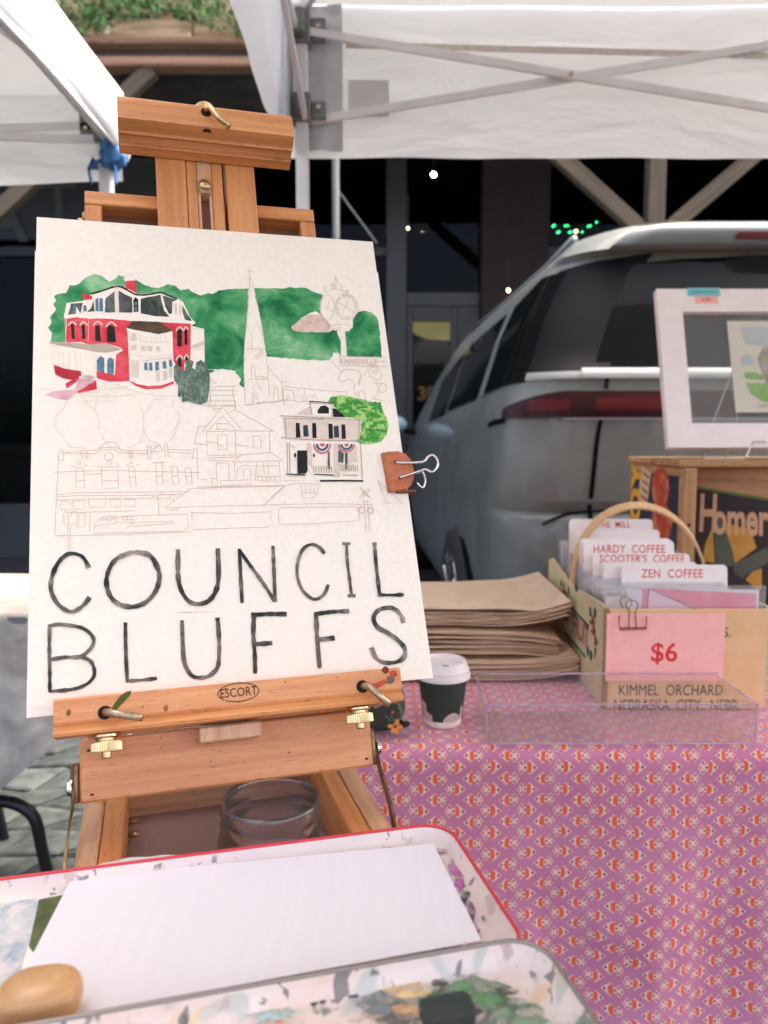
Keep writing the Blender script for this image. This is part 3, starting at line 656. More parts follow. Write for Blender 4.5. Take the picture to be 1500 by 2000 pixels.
# printed cotton: every motif drawn in the shader from its distance to a few shapes
def cloth_print():
    m, nt, B, N, L = _new('block_print_cotton')
    def val(x):
        if isinstance(x, (int, float)): n = N.new('ShaderNodeValue'); n.outputs[0].default_value = x; return n.outputs[0]
        return x
    def M(op, a, b=None, c=None):
        n = N.new('ShaderNodeMath'); n.operation = op
        for i, q in enumerate((a, b, c)):
            if q is None: continue
            if isinstance(q, (int, float)): n.inputs[i].default_value = q
            else: L.new(q, n.inputs[i])
        return n.outputs[0]
    add = lambda a, b: M('ADD', a, b); sub = lambda a, b: M('SUBTRACT', a, b); mul = lambda a, b: M('MULTIPLY', a, b)
    ab = lambda a: M('ABSOLUTE', a); mn = lambda a, b: M('MINIMUM', a, b); mxx = lambda a, b: M('MAXIMUM', a, b)
    ln = lambda a, b: M('SQRT', add(mul(a, a), mul(b, b)))
    uv = N.new('ShaderNodeTexCoord').outputs['UV']
    sep = N.new('ShaderNodeSeparateXYZ'); L.new(uv, sep.inputs[0])
    def nz(sc, det=2):
        t = N.new('ShaderNodeTexNoise'); t.inputs['Scale'].default_value = sc; t.inputs['Detail'].default_value = det; L.new(uv, t.inputs['Vector']); s = N.new('ShaderNodeSeparateColor'); L.new(t.outputs[1], s.inputs[0]); return s.outputs
    big = nz(30); fine = nz(520, 3)
    U = add(mul(sep.outputs[0], 1000), mul(sub(big[0], .5), 7)); W = add(mul(sep.outputs[1], 1000), mul(sub(big[1], .5), 6))
    PU, PV = 49.0, 30.0
    jag = mul(sub(fine[0], .5), 3.2); jag2 = mul(sub(fine[1], .5), 2.4)
    crm = org_ = drk = None
    for k in (0, 1):
        uu = add(U, PU/2*k); ww = add(W, PV/2*k)
        x = sub(uu, mul(M('ROUND', M('DIVIDE', uu, PU)), PU)); y = sub(ww, mul(M('ROUND', M('DIVIDE', ww, PV)), PV))
        if k: x = mul(x, -1)
        x = mul(x, .95); y = mul(y, .95); ay = ab(y)
        f1 = mul(sub(add(M('DIVIDE', ab(add(x, 3.0)), 10.6), M('DIVIDE', ay, 8.7)), 1), 6.5)
        f2 = sub(ln(sub(x, 7.6), mul(sub(ay, 5.0), .8)), 2.6); f3 = sub(ln(sub(x, 10.4), y), 2.5)
        f4 = mxx(sub(ab(sub(x, 5)), 4), sub(ay, 1.7))
        c = add(mn(mn(f1, f2), mn(f3, f4)), jag)
        # orange band, curved
        o = add(mxx(sub(ab(sub(add(x, 2.6), mul(mul(y, y), .035))), 3.0), sub(ay, 6.6)), jag2)
        o = mn(o, sub(ln(mul(sub(x, 10.6), .8), y), 1.35))
        d = mn(sub(ln(add(x, 9.4), mul(y, .9)), 1.7), sub(ln(sub(x, 2.6), y), 1.5))
        d = mn(d, sub(ln(sub(x, add(5.0, mul(ay, .5))), mul(sub(ay, 5.2), .62)), 1.25)); d = add(d, mul(jag2, .5))
        crm = c if crm is None else mn(crm, c); org_ = o if org_ is None else mn(org_, o); drk = d if drk is None else mn(drk, d)
    def mask(f):
        r = N.new('ShaderNodeMapRange'); r.inputs[1].default_value = .5; r.inputs[2].default_value = -.5; L.new(f, r.inputs[0]); return r.outputs[0]
    t = N.new('ShaderNodeTexNoise'); t.inputs['Scale'].default_value = 9; t.inputs['Detail'].default_value = 4; L.new(uv, t.inputs['Vector'])
    col = ramp(N, L, t.outputs[0], [(.3, srgb(192, 112, 140)), (.7, srgb(206, 134, 160))])
    for f, c in ((crm, srgb(234, 198, 182)), (org_, srgb(232, 98, 66)), (drk, srgb(150, 44, 62))):
        mx = N.new('ShaderNodeMix'); mx.data_type = 'RGBA'; L.new(mask(f), mx.inputs[0]); L.new(col, mx.inputs[6]); mx.inputs[7].default_value = c4(c); col = mx.outputs[2]
    wv = N.new('ShaderNodeTexNoise'); wv.inputs['Scale'].default_value = 1400; L.new(uv, wv.inputs['Vector'])
    mw = N.new('ShaderNodeMix'); mw.data_type = 'RGBA'; mw.blend_type = 'MULTIPLY'; mw.inputs[0].default_value = .35; L.new(col, mw.inputs[6]); L.new(ramp(N, L, wv.outputs[0], [(.3, (.7, .7, .7)), (.7, (1.15, 1.15, 1.15))]), mw.inputs[7])
    L.new(mw.outputs[2], B.inputs['Base Color']); B.inputs['Roughness'].default_value = .85; B.inputs['Sheen Weight'].default_value = .25; B.inputs['Specular IOR Level'].default_value = .2
    b = N.new('ShaderNodeBump'); b.inputs['Distance'].default_value = .0004; L.new(wv.outputs[0], b.inputs['Height']); L.new(b.outputs[0], B.inputs['Normal'])
    return m
CLOTH = cloth_print()
DROP = .64; Rr = .022
def cloth_front(u, v):
    x = TX0+u*(TX1-TX0); s = v*(1.02+DROP)                      # arclength from the back
    top = TY1-TY0-Rr; arc = Rr*pi/2
    if s < top: y, z, w = TY1-s, TZ+.0015+.0012*noise.noise(V((x*6, s*6, 0))), 0
    elif s < top+arc: a = (s-top)/Rr; y, z, w = TY0+Rr-sin(a)*Rr, TZ+.0015-Rr+cos(a)*Rr, 0
    else: w = s-top-arc; y, z = TY0, TZ-Rr-w
    if w > 0:
        k = min(1, w/.25)
        y -= .012*w+k*(.034*noise.noise(V((x*4.2+w*.8, w*1.4, 5)))+.010*noise.noise(V((x*11+w*2, w*3, 2))))
        fx = (x-(.37+.05*w)); y -= .010*math.exp(-(fx/.05)**2)*min(1, w/.3)-.008*math.exp(-((fx-.09)/.05)**2)*min(1, w/.3)
        y -= .003*noise.noise(V((x*26, w*22, 1)))*k
        y -= .010*k*max(0, 1-abs(noise.noise(V((x*5.5+w*5, w*4-x*3, 12))))*7)*max(0, noise.noise(V((x*2.5, w*3, 4)))+.25)
    return V((x, y, z))
cf_ = grid(cloth_front, 240, 150, lambda u, v: (u*(TX1-TX0), v*(1.02+DROP)))
def cloth_side(sgn, x):
    def f(u, v):
        y = TY0+.012+u*(TY1-TY0-.012); w = v*DROP; k = min(1, w/.2)
        return V((x-sgn*(-.002-.03*v*.4-k*.018*noise.noise(V((y*5, w*1.5, 8+x)))), y, TZ+.0012-w))
    g_ = grid(f, 60, 30, lambda u, v: (v*DROP, u*(TY1-TY0)))
    return g_ if sgn < 0 else (g_[0], [q[::-1] for q in g_[1]], [c for i in range(0, len(g_[2]), 4) for c in g_[2][i:i+4][::-1]])
tc_ = obj('tablecloth', join(cf_, cloth_side(-1, TX0), cloth_side(1, TX1)), CLOTH, smooth=True)
tag(tc_, 'lilac cotton tablecloth block-printed with small orange and cream flowers', 'tablecloth')

# ---------------------------------------------------------------- acrylic tray
ACR = clear_plastic('acrylic_sheet', (.997, .990, .993), .08, .06, .02)
ACRE = pm('acrylic_edge', srgb(222, 190, 204), srgb(190, 156, 176), 40, rough=.1, spec=.8, alpha=.55)
tr = thing('acrylic_tray', (.33, 1.08, TZ+.003), 'empty clear acrylic tray at the edge of the printed tablecloth', 'tray')
ax0, ax1, ay0, ay1, ah = .140, .508, 1.012, 1.136, .055; az = TZ+.004
for nm, b in (('front_wall', (ax0, ay0, az, ax1-ax0, .003, ah)), ('back_wall', (ax0, ay1-.003, az, ax1-ax0, .003, ah+.004)), ('side_wall', (ax0, ay0+.003, az, .003, ay1-ay0-.006, ah)), ('side_wall', (ax1-.003, ay0+.003, az, .003, ay1-ay0-.006, ah)), ('floor', (ax0+.003, ay0+.003, az, ax1-ax0-.006, ay1-ay0-.006, .003))):
    obj(nm, box(V(b[:3]), X3, Y3, Z3, *b[3:]), ACR, tr)
for a, b in (((ax0, ay0, ah), (ax1, ay0, ah)), ((ax0, ay1, ah+.004), (ax1, ay1, ah+.004)), ((ax0, ay0, ah), (ax0, ay1, ah)), ((ax1, ay0, ah), (ax1, ay1, ah)), ((ax0, ay0, 0), (ax1, ay0, 0)), ((ax0, ay0, 0), (ax0, ay0, ah)), ((ax1, ay0, 0), (ax1, ay0, ah))):
    a, b = V(a)+Z3*az, V(b)+Z3*az; obj('edge', strip([a+Z3*.0006, b+Z3*.0006], Z3 if abs((b-a).z) < .01 else X3, .0022, .0034), ACRE, tr)

# ---------------------------------------------------------------- coffee cup
CUPG = pm('cup_green', srgb(42, 52, 42), srgb(52, 62, 50), 300, rough=.6); LIDW = pm('cup_lid', srgb(232, 218, 212), rough=.4); CUPW = pm('cup_white', srgb(234, 214, 206), rough=.6)
cc = V((.086, 1.092, TZ+.003))
cup = thing('coffee_cup', cc, 'small dark green paper coffee cup with a white lid', 'coffee cup')
obj('cup_base', lathe([(.0255, 0), (.0270, .002), (.0282, .0105)], cc, seg=40), CUPW, cup, smooth=True)
obj('cup_wall', lathe([(.0282, .0105), (.0370, .078)], cc, seg=40, cap=False), CUPG, cup, smooth=True)
ld = obj('lid', lathe([(.0375, .070), (.0402, .071), (.0405, .076), (.0385, .079), (.0388, .0835), (.0365, .086), (.0345, .094), (.0335, .0955), (.0315, .0955), (.0300, .0915), (.0005, .0905)], cc, seg=40), LIDW, cup); smooth_angle(ld, 40)
obj('sip_hole', plate(rrect(.010, .0028, .0013, 4), cc+V((-.004, -.0338, .0957)), X3, Y3, Z3, .0003), pm('sip_dark', srgb(90, 62, 46), rough=.9), ld)
DOOD = pm('cup_doodle', srgb(222, 200, 188), rough=.7)
def on_cup(a, h, off=.00035):
    r = .0282+(h-.0105)/(.0675)*.0088+off; return cc+V((sin(a)*r, -cos(a)*r, h))
def cup_patch(a0, a1, h0, h1f):
    return grid(lambda u, v: on_cup(a0+(a1-a0)*u, h0+(h1f(u)-h0)*v), 18, 3)
obj('printed_drawing', join(cup_patch(-.05, .95, .0108, lambda u: .0125+.012*sin(u*pi)**.7), cup_patch(.92, 1.1, .0115, lambda u: .034-.006*u)), DOOD, cup)
obj('printed_drawing', join(*[cup_patch(-1.25+k*.11, -1.16+k*.11, .0108, lambda u, k=k: .040-.0055*k+.004*((k*7) % 3)) for k in range(8)]), DOOD, cup)
ink = []
for k in range(9): ink.append(tube([on_cup(.05+.09*k+.05*t, .0125+.010*sin((k+1)/11*pi)*t, .0006) for t in (0, .5, 1)], .00025, 4))
obj('pen_line', join(*ink), pm('cup_pen', srgb(60, 52, 44), rough=.8), cup)

# ---------------------------------------------------------------- floral pouch
POUCH = pm('pouch_cloth', srgb(46, 44, 36), srgb(60, 58, 46), 500, rough=.95, bump=.0004, bscale=900, sheen=.3)
pc = V((-.075, 1.058, TZ+.003))
def pouchf(u, v):
    a = u*2*pi; h = v; r = (1-abs(2*h-1)**3.2)**(1/3.2) if 0 < h < 1 else 0
    w = .110*(1-.10*h); d = .034*(1-.35*h)
    cx_ = abs(cos(a))**.55*(1 if cos(a) > 0 else -1); sx_ = abs(sin(a))**.8*(1 if sin(a) > 0 else -1)
    return pc+V((cx_*w*max(r, .02), sx_*d*max(r, .02), .004+h*.088))
pch = obj('floral_pouch', grid(pouchf, 48, 20), POUCH, smooth=True); tag(pch, 'dark cloth pouch embroidered with an orange flower beside the coffee cup', 'pouch')
obj('piping', tube([pc+V((cos(a)*.107 if abs(cos(a)) < .98 else cos(a)*.109, -.012+sin(a)*.024, .016+.0*a)) for a in [2*pi*k/32 for k in range(32)]], .003, 6, closed=True), pm('pouch_piping', srgb(30, 29, 26), rough=.8), pch, smooth=True)
def pdec(pts, col, nm='embroidered_petal', off=.0015):
    P = [onplane(u, v, V((.0, 1.0215-off, TZ)), V((0, -1, .16)).normalized()) for u, v in pts]
    obj(nm, (P, [list(range(len(P)))]), pm('thread_%02x%02x%02x' % col, srgb(*col), rough=.9), pch)
def circ(cx, cy, rx, ry, n=10, rot=0): return [(cx+rx*cos(2*pi*k/n)*cos(rot)-ry*sin(2*pi*k/n)*sin(rot), cy+rx*cos(2*pi*k/n)*sin(rot)+ry*sin(2*pi*k/n)*cos(rot)) for k in range(n)]
for a in (-1.2, .1, 1.25, 2.1, 3.2): pdec(circ(772+9*cos(a+.0), 1419+9*sin(a), 6.5, 4.2, 10, a), (226, 140, 66))
pdec(circ(772, 1419, 2.4, 2.4), (110, 60, 30), off=.002); pdec(circ(767, 1391, 3, 3), (200, 70, 74))
for k in range(7): pdec(circ(778+k*2.0, 1371+k*6.2, 5, 1.6, 8, .5), (120, 130, 84), 'embroidered_leaf'); 
for k in range(4): pdec(circ(755+k*5, 1400+(k % 2)*6, 3.6, 2, 8, .8), (92, 104, 72), 'embroidered_leaf')
pdec(circ(738, 1378, 10, 4, 10, -.4), (132, 128, 70), 'embroidered_leaf')

# ---------------------------------------------------------------- kraft paper bags
KRAFT = [pm('kraft_%d' % i, srgb(*a), srgb(*b), 30, rough=.85, stretch=(1, 1, 8)) for i, (a, b) in enumerate([((208, 174, 138), (218, 186, 152)), ((200, 164, 128), (212, 178, 142)), ((216, 186, 154), (224, 196, 166))])]
random.seed(21)
def bag_mesh(w, d, th, droop, curl, seed, nu=14):
    def f(u, v):
        x, y = (u-1)*w, v*d
        z = -droop*max(0, (u-.72)/.28)**2 + curl*sin(u*5+seed)*.5 + .0012*noise.noise(V((u*4, v*3, seed)))+curl*.8*(1-v)*sin(u*2.6+seed)
        return V((x, y, z))
    return shell(grid(f, nu, 3), th, (0, 0, 1))
def bag_stack(n, z0, xr, y0, w, d, th, step, droop, curl, label, grp, zx=0, jx=.006):
    first = []
    for k in range(n):
        if k < 3:
            b = obj('paper_bag', bag_mesh(w, d, th, droop, curl, k*1.7), KRAFT[k % 3], org=(0, 0, 0)); first.append(b)
        else:
            b = first[k % 3].copy(); COL.objects.link(b)
        b.location = (xr+random.uniform(-jx, jx)-zx*k, y0+random.uniform(-.004, .006), z0+th+k*step); b.rotation_euler = (0, 0, random.uniform(-.02, .02))
        tag(b, label, 'paper bag', grp)
bag_stack(11, TZ+.004, .335, 1.285, .40, .24, .0022, .0033, -.012, .001, 'flat brown kraft paper bag in the bottom bundle beside the fruit box', 'kraft bags in the bottom bundle')
bag_stack(14, TZ+.048, .310, 1.30, .38, .25, .0017, .0028, .010, .003, 'brown kraft paper bag in the middle bundle of the stack', 'kraft bags in the middle bundle', .0006)
bag_stack(9, TZ+.094, .318, 1.315, .38, .29, .0016, .0027, -.018, .005, 'brown kraft paper bag in the curled top bundle of the stack', 'kraft bags in the top bundle', -.0008)
tb2 = obj('paper_bag', bag_mesh(.36, .24, .002, .004, .0015, 2.2), KRAFT[2], org=(0, 0, 0)); tb2.location = (.268, 1.31, TZ+.127); tag(tb2, 'smooth tan paper bag lying loose on top of the bag stack', 'paper bag')

# ---------------------------------------------------------------- cardboard fruit box
CARD = pm('cardboard', srgb(226, 178, 126), srgb(232, 188, 138), 26, rough=.85); CARDL = pm('cardboard_pale', srgb(196, 180, 138), srgb(206, 190, 150), 40, rough=.85)
CARDE = pm('cardboard_edge', srgb(150, 116, 80), srgb(170, 134, 96), 200, rough=.95)
bx0, bx1, by0, by1, bh = .343, .588, 1.150, 1.555, .157
fbx = thing('fruit_box', ((bx0+bx1)/2, (by0+by1)/2, TZ+.003), 'cardboard orchard fruit box with a bent wood handle filled with prints', 'box')
z0 = TZ+.003
fp = obj('front_panel', box(V((bx0+.002, by0, z0)), X3, Y3, Z3, bx1-bx0-.004, .004, bh, .0008), CARD, fbx)
def side_panel(x, th):
    P = [(by0+.006, z0), (by1, z0), (by1, z0+bh+.012), (by1-.03, z0+bh+.02), (by0+.21, z0+bh-.004), (by0+.20, z0+bh-.012), (by0+.175, z0+bh-.012), (by0+.165, z0+bh-.002), (by0+.02, z0+bh+.004), (by0+.006, z0+bh+.001)]
    return plate(P, V((x, 0, 0)), Y3, Z3, X3, th)
spl = obj('side_panel', side_panel(bx0-.0045, .004), CARDL, fbx); obj('side_panel', side_panel(bx1+.0005, .004), CARDL, fbx)
obj('corner_flap', box(V((bx0-.006, by0-.0015, z0+.001)), X3, Y3, Z3, .008, .007, bh+.001, .0015), CARDE, fbx)
obj('back_panel', box(V((bx0, by1-.004, z0)), X3, Y3, Z3, bx1-bx0, .004, bh, .0008), CARD, fbx)
obj('box_floor', box(V((bx0, by0+.005, z0)), X3, Y3, Z3, bx1-bx0, by1-by0-.01, .003), CARD, fbx)
HAND = wood('bent_ash', srgb(206, 164, 116), srgb(222, 184, 138), srgb(180, 134, 90), rough=.6)
hp = []
for k in range(25):
    a = pi*k/24; hp.append(V(((bx0+bx1)/2-cos(a)*.124, 1.372+.03*sin(a), z0+bh-.035+.172*sin(a)**.82)))
hv = strip(hp, Y3*.8+Z3*.6, .017, .0045); obj('handle', hv, HAND, fbx, uv=[(p[0], p[1]) for p in [(i*.01, j*.004) for i in range(200) for j in range(4)]][:sum(len(f) for f in hv[1])])
GRN = pm('box_green_ink', srgb(48, 70, 50), rough=.9); REDI = pm('box_red_ink', srgb(150, 62, 54), srgb(170, 84, 72), 200, rough=.9); GRNL = pm('box_leaf_ink', srgb(40, 98, 70), rough=.9)
def front(u, v, off=.0006): return ony(u, v, by0-off)
def ftext(s, u, v, hpx, sx=.82, bold=0, col=GRN):
    p = front(u, v, .0006); h = (front(u, v-hpx)-front(u, v)).length; obj('printed_text', text(s, h*1.38, p, X3, Z3, sx=sx, bold=bold), col, fp)
ftext('KIMMEL  ORCHARD', 1310, 1349, 22, .74); ftext('NEBRASKA  CITY,  NEBR.', 1322, 1378, 22, .72); ftext('S.', 1420, 1236, 20, .9)
LX = bx0-.0052
def sidep(u, v): return onplane(u, v, V((LX, 0, 0)), X3)
def srib(pts, w, mat):
    P = [sidep(*q) for q in pts]; obj('printed_line', strip(P, Z3, w, .0006), mat, spl)
srib([(1071, 1141), (1150, 1223)], .004, GRNL); srib([(1104, 1236), (1143, 1283)], .004, GRNL)
pT = sidep(1133, 1233); obj('printed_text', text('FRUIT', .052, pT, -Y3, Z3, sx=.78, bold=.0008), REDI, spl)
pT = sidep(1098, 1190); obj('printed_text', text('CTED', .050, pT, -Y3, Z3, sx=.8, bold=.0008), REDI, spl)
for (u, v, n) in ((1066, 1126, 5), (1101, 1152, 7), (1107, 1166, 5), (1157, 1210, 6), (1159, 1228, 7), (1162, 1250, 5), (1162, 1272, 3)):
    c = sidep(u, v)
    for k in range(n):
        a = k*2.4; q = c+Y3*cos(a)*.005*sqrt(k)+Z3*sin(a)*.005*sqrt(k)
        obj('printed_berry', ([q+Y3*cos(t)*.0042+Z3*sin(t)*.0042-X3*.0001*(k+1) for t in [2*pi*j/8 for j in range(8)]], [list(range(8))]), REDI, spl)
for (u, v) in ((1067, 1110), (1096, 1138), (1111, 1154), (1153, 1194), (1162, 1197), (1148, 1272), (1154, 1280), (1072, 1172)):
    c = sidep(u, v); obj('printed_leaf', ([c+Y3*cos(t)*.007+Z3*sin(t)*(.009)-X3*.0002 for t in [2*pi*j/7 for j in range(7)]], [list(range(7))]), GRNL, spl)

# prints in clear sleeves and divider cards, standing in the box
SLEEVE = clear_plastic('print_sleeve', (.995, .99, .99), .16, .10, .10)
PCOL = [pm('print_%d' % i, srgb(*a), srgb(*b), 25, rough=.5) for i, (a, b) in enumerate([((240, 150, 168), (248, 178, 188)), ((236, 226, 222), (244, 236, 232)), ((150, 186, 214), (176, 204, 226)), ((238, 190, 190), (246, 206, 200)), ((196, 206, 190), (214, 222, 206)), ((222, 120, 110), (236, 150, 130))])]
DIVC = pm('divider_card', srgb(240, 226, 214), srgb(244, 232, 222), 50, rough=.35, coat=.3); REDT = pm('divider_red_ink', srgb(214, 64, 44), rough=.7); PRW = pm('print_border', srgb(240, 230, 230), rough=.5)
random.seed(33)
LEAN = .10
def card(name, x0, x1, y, zt, m, label, cat, grp, r=.001, th=.0012):
    h = zt-z0-.005; ay_ = V((0, LEAN, 1)).normalized(); az_ = X3.cross(ay_)
    o = obj(name, plate(rrect(x1-x0, h/ay_.z, r, 4), V((x0, y, z0+.005)), X3, ay_, -az_, th), m); return tag(o, label, cat, grp), ay_
for k in range(50):
    y = 1.176+k*.0069; zt = .846+k*.00085+random.uniform(-.002, .003); xl = .352+random.uniform(0, .005)
    if k == 0: continue
    o, ay_ = card('art_print', xl, xl+.196+random.uniform(-.004, .006), y, zt, PCOL[[1, 1, 3, 0, 2, 1, 4, 5, 1, 3, 1, 2][k % 12]], 'small art print in a clear sleeve packed upright in the fruit box', 'art print', 'sleeved prints in the fruit box')
    obj('sleeve', plate([(-.004, 0), (.205, 0), (.205, zt-z0+.003), (-.004, zt-z0+.003)], V((xl, y-.0012, z0+.006)), X3, ay_, Y3, .003), SLEEVE, o)
# the front print: pink with a half-seen heart banner
fy = 1.166
o = obj('art_print', box(V((.376, fy, z0+.02)), X3, Y3, Z3, .204, .0012, .867-z0-.02, .0003), PRW); tag(o, 'pink art print with a heart on a pennant, foremost in the fruit box', 'art print')
q = lambda u, v, off=.0: ony(u, v, fy-off)
PINKW = wash('pink_wash', [srgb(246, 142, 158), srgb(250, 160, 172), srgb(252, 188, 192)], 12); PENN = pm('pennant_pale', srgb(248, 214, 220), rough=.6)
obj('pink_ground', ([q(1256, 1148, .0004), q(1478, 1160, .0004), q(1474, 1230, .0004), q(1250, 1230, .0004)], [[0, 3, 2, 1]]), PINKW, o)
obj('pennant', ([q(1267, 1150, .0008), q(1382, 1200, .0008), q(1382, 1225, .0008), q(1262, 1225, .0008)], [[0, 3, 2, 1]]), PENN, o)
INKD = pm('dark_ink', srgb(60, 36, 44), rough=.7)
obj('pennant_outline', strip([q(1262, 1225, .001), q(1267, 1150, .001), q(1325, 1175, .001), q(1382, 1201, .001), q(1382, 1225, .001)], X3.cross(V((1, 0, -.5)).normalized())+Z3, .0012, .0002), INKD, o)
obj('heart_outline', tube([q(u, v, .001) for u, v in ((1313, 1205), (1312, 1197), (1316, 1194), (1322, 1199), (1329, 1196), (1335, 1198), (1337, 1205))], .0007, 5), REDT, o)
obj('sleeve', box(V((.366, fy-.0045, z0+.006)), X3, Y3, Z3, .222, .005, .874-z0-.006), SLEEVE, o)
for (y, pl, pr, txt, tu, tv, th_) in ((1.236, (1214, 1108), (1421, 1098), 'ZEN  COFFEE', 1313, 1121, 19), (1.262, (1178, 1101), (1362, 1094), '', 0, 0, 0), (1.285, (1158, 1085), (1348, 1078), "SCOOTER'S  COFFEE", 1254, 1092, 17),
        (1.318, (1140, 1062), (1318, 1050), 'HARDY  COFFEE', 1229, 1073, 18), (1.345, (1132, 1056), (1312, 1048), '', 0, 0, 0), (1.378, (1124, 1040), (1290, 1030), '', 0, 0, 0), (1.415, (1113, 1012), (1277, 1017), 'THE  MILL', 1198, 1025, 14)):
    a = ony(pl[0], pl[1], y+.02); b = ony(pr[0], pr[1], y+.02); lab = {1.236: 'cream divider card with red lettering, foremost of the dividers in the fruit box', 1.285: 'cream divider card with red lettering, second lettered one behind the foremost divider', 1.318: 'cream divider card with red lettering, third lettered one, just before the box handle', 1.415: 'tall cream divider card with red lettering, rearmost in the fruit box behind the handle'}[y] if txt else 'blank cream divider card between the lettered ones in the fruit box'
    d, ay_ = card('divider_card', a.x, b.x, y, (a.z+b.z)/2, DIVC, lab, 'divider card', 'divider cards in the fruit box', .008, .0008)
    if txt:
        n_ = X3.cross(ay_); p = onplane(tu, tv, V((0, y, z0))+n_*.0006, n_); hh = (onplane(tu, tv-th_, V((0, y, z0)), n_)-p).length
        if n_.y > 0: p = p-n_*.0014
        obj('lettering', text(txt, hh*1.25, p, X3, ay_, sx=.80, bold=.0002, spacing=1.08), REDT, d)
# price card and wire clip on the front of the box
PINKC = pm('pink_card', srgb(250, 178, 166), srgb(252, 188, 176), 60, rough=.8)
A_, B_ = front(1186, 1198, .002), front(1412, 1330, .002)
pcd = obj('price_card', box(V((A_.x, by0-.0022, B_.z)), X3, Y3, Z3, B_.x-A_.x, .0008, A_.z-B_.z), PINKC); tag(pcd, 'pink price card reading $6 clipped to the fruit box', 'price card')
obj('price', text('$6', .041, front(1297, 1276, .0027), X3, Z3, bold=.0005), pm('price_red', srgb(222, 48, 44), rough=.8), pcd)
ROSE = pm('rose_gold_wire', srgb(196, 120, 96), srgb(160, 92, 74), 60, rough=.3, metal=.9)
wc = thing('binder_clip', front(1236, 1228, .004), 'rose gold wire binder clip holding the pink price card', 'binder clip')
def F3(u, v, o=.0042): return front(u, v, o)
obj('clip_body', tube([F3(1211, 1202), F3(1209, 1210), F3(1211, 1231), F3(1262, 1229), F3(1263, 1203)], .0009, 6), ROSE, wc)
obj('clip_spine', strip([F3(1211, 1228, .0035), F3(1262, 1227, .0035)], Z3, .0042, .0012), ROSE, wc)
for du, dv, oo in ((0, 0, .0052), (-12, -6, -.006)):
    obj('clip_handle', tube([F3(u+du, v+dv, oo) for u, v in ((1228, 1229), (1229, 1200), (1229, 1192), (1223, 1184), (1224, 1175), (1232, 1172), (1240, 1173), (1246, 1179), (1245, 1187), (1241, 1192), (1241, 1202), (1243, 1229))], .0008, 6), ROSE if dv else ANTIQ, wc)

# ---------------------------------------------------------------- wooden crates
cr = thing('wooden_crate', (.95, 1.80, TZ+.003), 'open wooden crate with a dark blue fruit label standing on its side', 'crate')
cx0, cx1, cy0, cy1 = ony(1332, 905, 1.62).x, 1.30, 1.62, 1.95; ctop = ony(1332, 899, 1.62).z; czb = TZ+.003
obj('top_board', box(V((cx0-.008, cy0-.006, ctop-.014)), X3, Y3, Z3, cx1-cx0+.016, .16, .014, .002, 0), CRATEW, cr); obj('top_board', box(V((cx0-.008, cy0+.160, ctop-.014)), X3, Y3, Z3, cx1-cx0+.016, .172, .014, .002, 0), CRATEW, cr)
obj('bottom_board', box(V((cx0, cy0, czb)), X3, Y3, Z3, cx1-cx0, .33, .012, .002, 0), CRATEW, cr)
ep = obj('end_panel', box(V((cx0, cy0, czb+.012)), X3, Y3, Z3, .018, .33, ctop-czb-.026, .002, 1), CRATEW, cr); obj('end_panel', box(V((cx1-.018, cy0, czb+.012)), X3, Y3, Z3, .018, .33, ctop-czb-.026, .002, 1), CRATEW, cr)
obj('corner_post', box(V((cx0+.001, cy0-.012, czb+.012)), X3, Y3, Z3, .028, .012, ctop-czb-.028, .002, 2), CRATEW, cr)
for k in (.14, .26, .36):
    obj('nail_stain', lathe([(.0045, 0), (.0040, .0012)], (cx0+.015, cy0-.012, ctop-.05-k*.62), X3, Z3, -Y3, 8), pm('nail_rust', srgb(52, 36, 28), rough=.9), cr)
LXc = cx0-.0008
def cs(u, v, off=.0): return onplane(u, v, V((LXc-off, 0, 0)), X3)
LBL = pm('label_navy', srgb(26, 42, 58), srgb(34, 54, 72), 14, rough=.6); LYEL = pm('label_yellow', srgb(200, 164, 30), rough=.6); LRED = wash('label_red', [srgb(150, 54, 40), srgb(178, 84, 60), srgb(200, 160, 110)], 30); LCRM = pm('label_cream', srgb(200, 178, 138), rough=.7)
ya, yb = cy0+.012, cy1-.02; 
lab = obj('paper_label', ([V((LXc, yb, ctop-.035)), V((LXc, ya, ctop-.035)), V((LXc, ya, ctop-.30)), V((LXc, yb, ctop-.30))], [[0, 3, 2, 1]]), LBL, cr)
pT = cs(1241, 955, .0006); obj('label_letters', text('BOY', .105, cs(1242, 985, .0006), Z3, Y3, sx=1.0, bold=.004), LYEL, lab)
def cpoly(pts, m, off, nm): obj(nm, ([cs(u, v, off) for u, v in pts], [list(range(len(pts)))]), m, lab)
cpoly([(1253, 908), (1272, 924), (1262, 998), (1246, 976)], LCRM, .0005, 'label_banner')
for k in range(4): obj('label_script', strip([cs(1252+k*1.2, 968-k*15, .0008), cs(1264+k*1.2, 976-k*15+2, .0008)], Z3, .004, .0003), INKD, lab)
cpoly(circ(1290, 952, 17, 42, 18), LRED, .0006, 'label_figure'); cpoly(circ(1293, 1020, 20, 38, 18), LRED, .0007, 'label_figure')
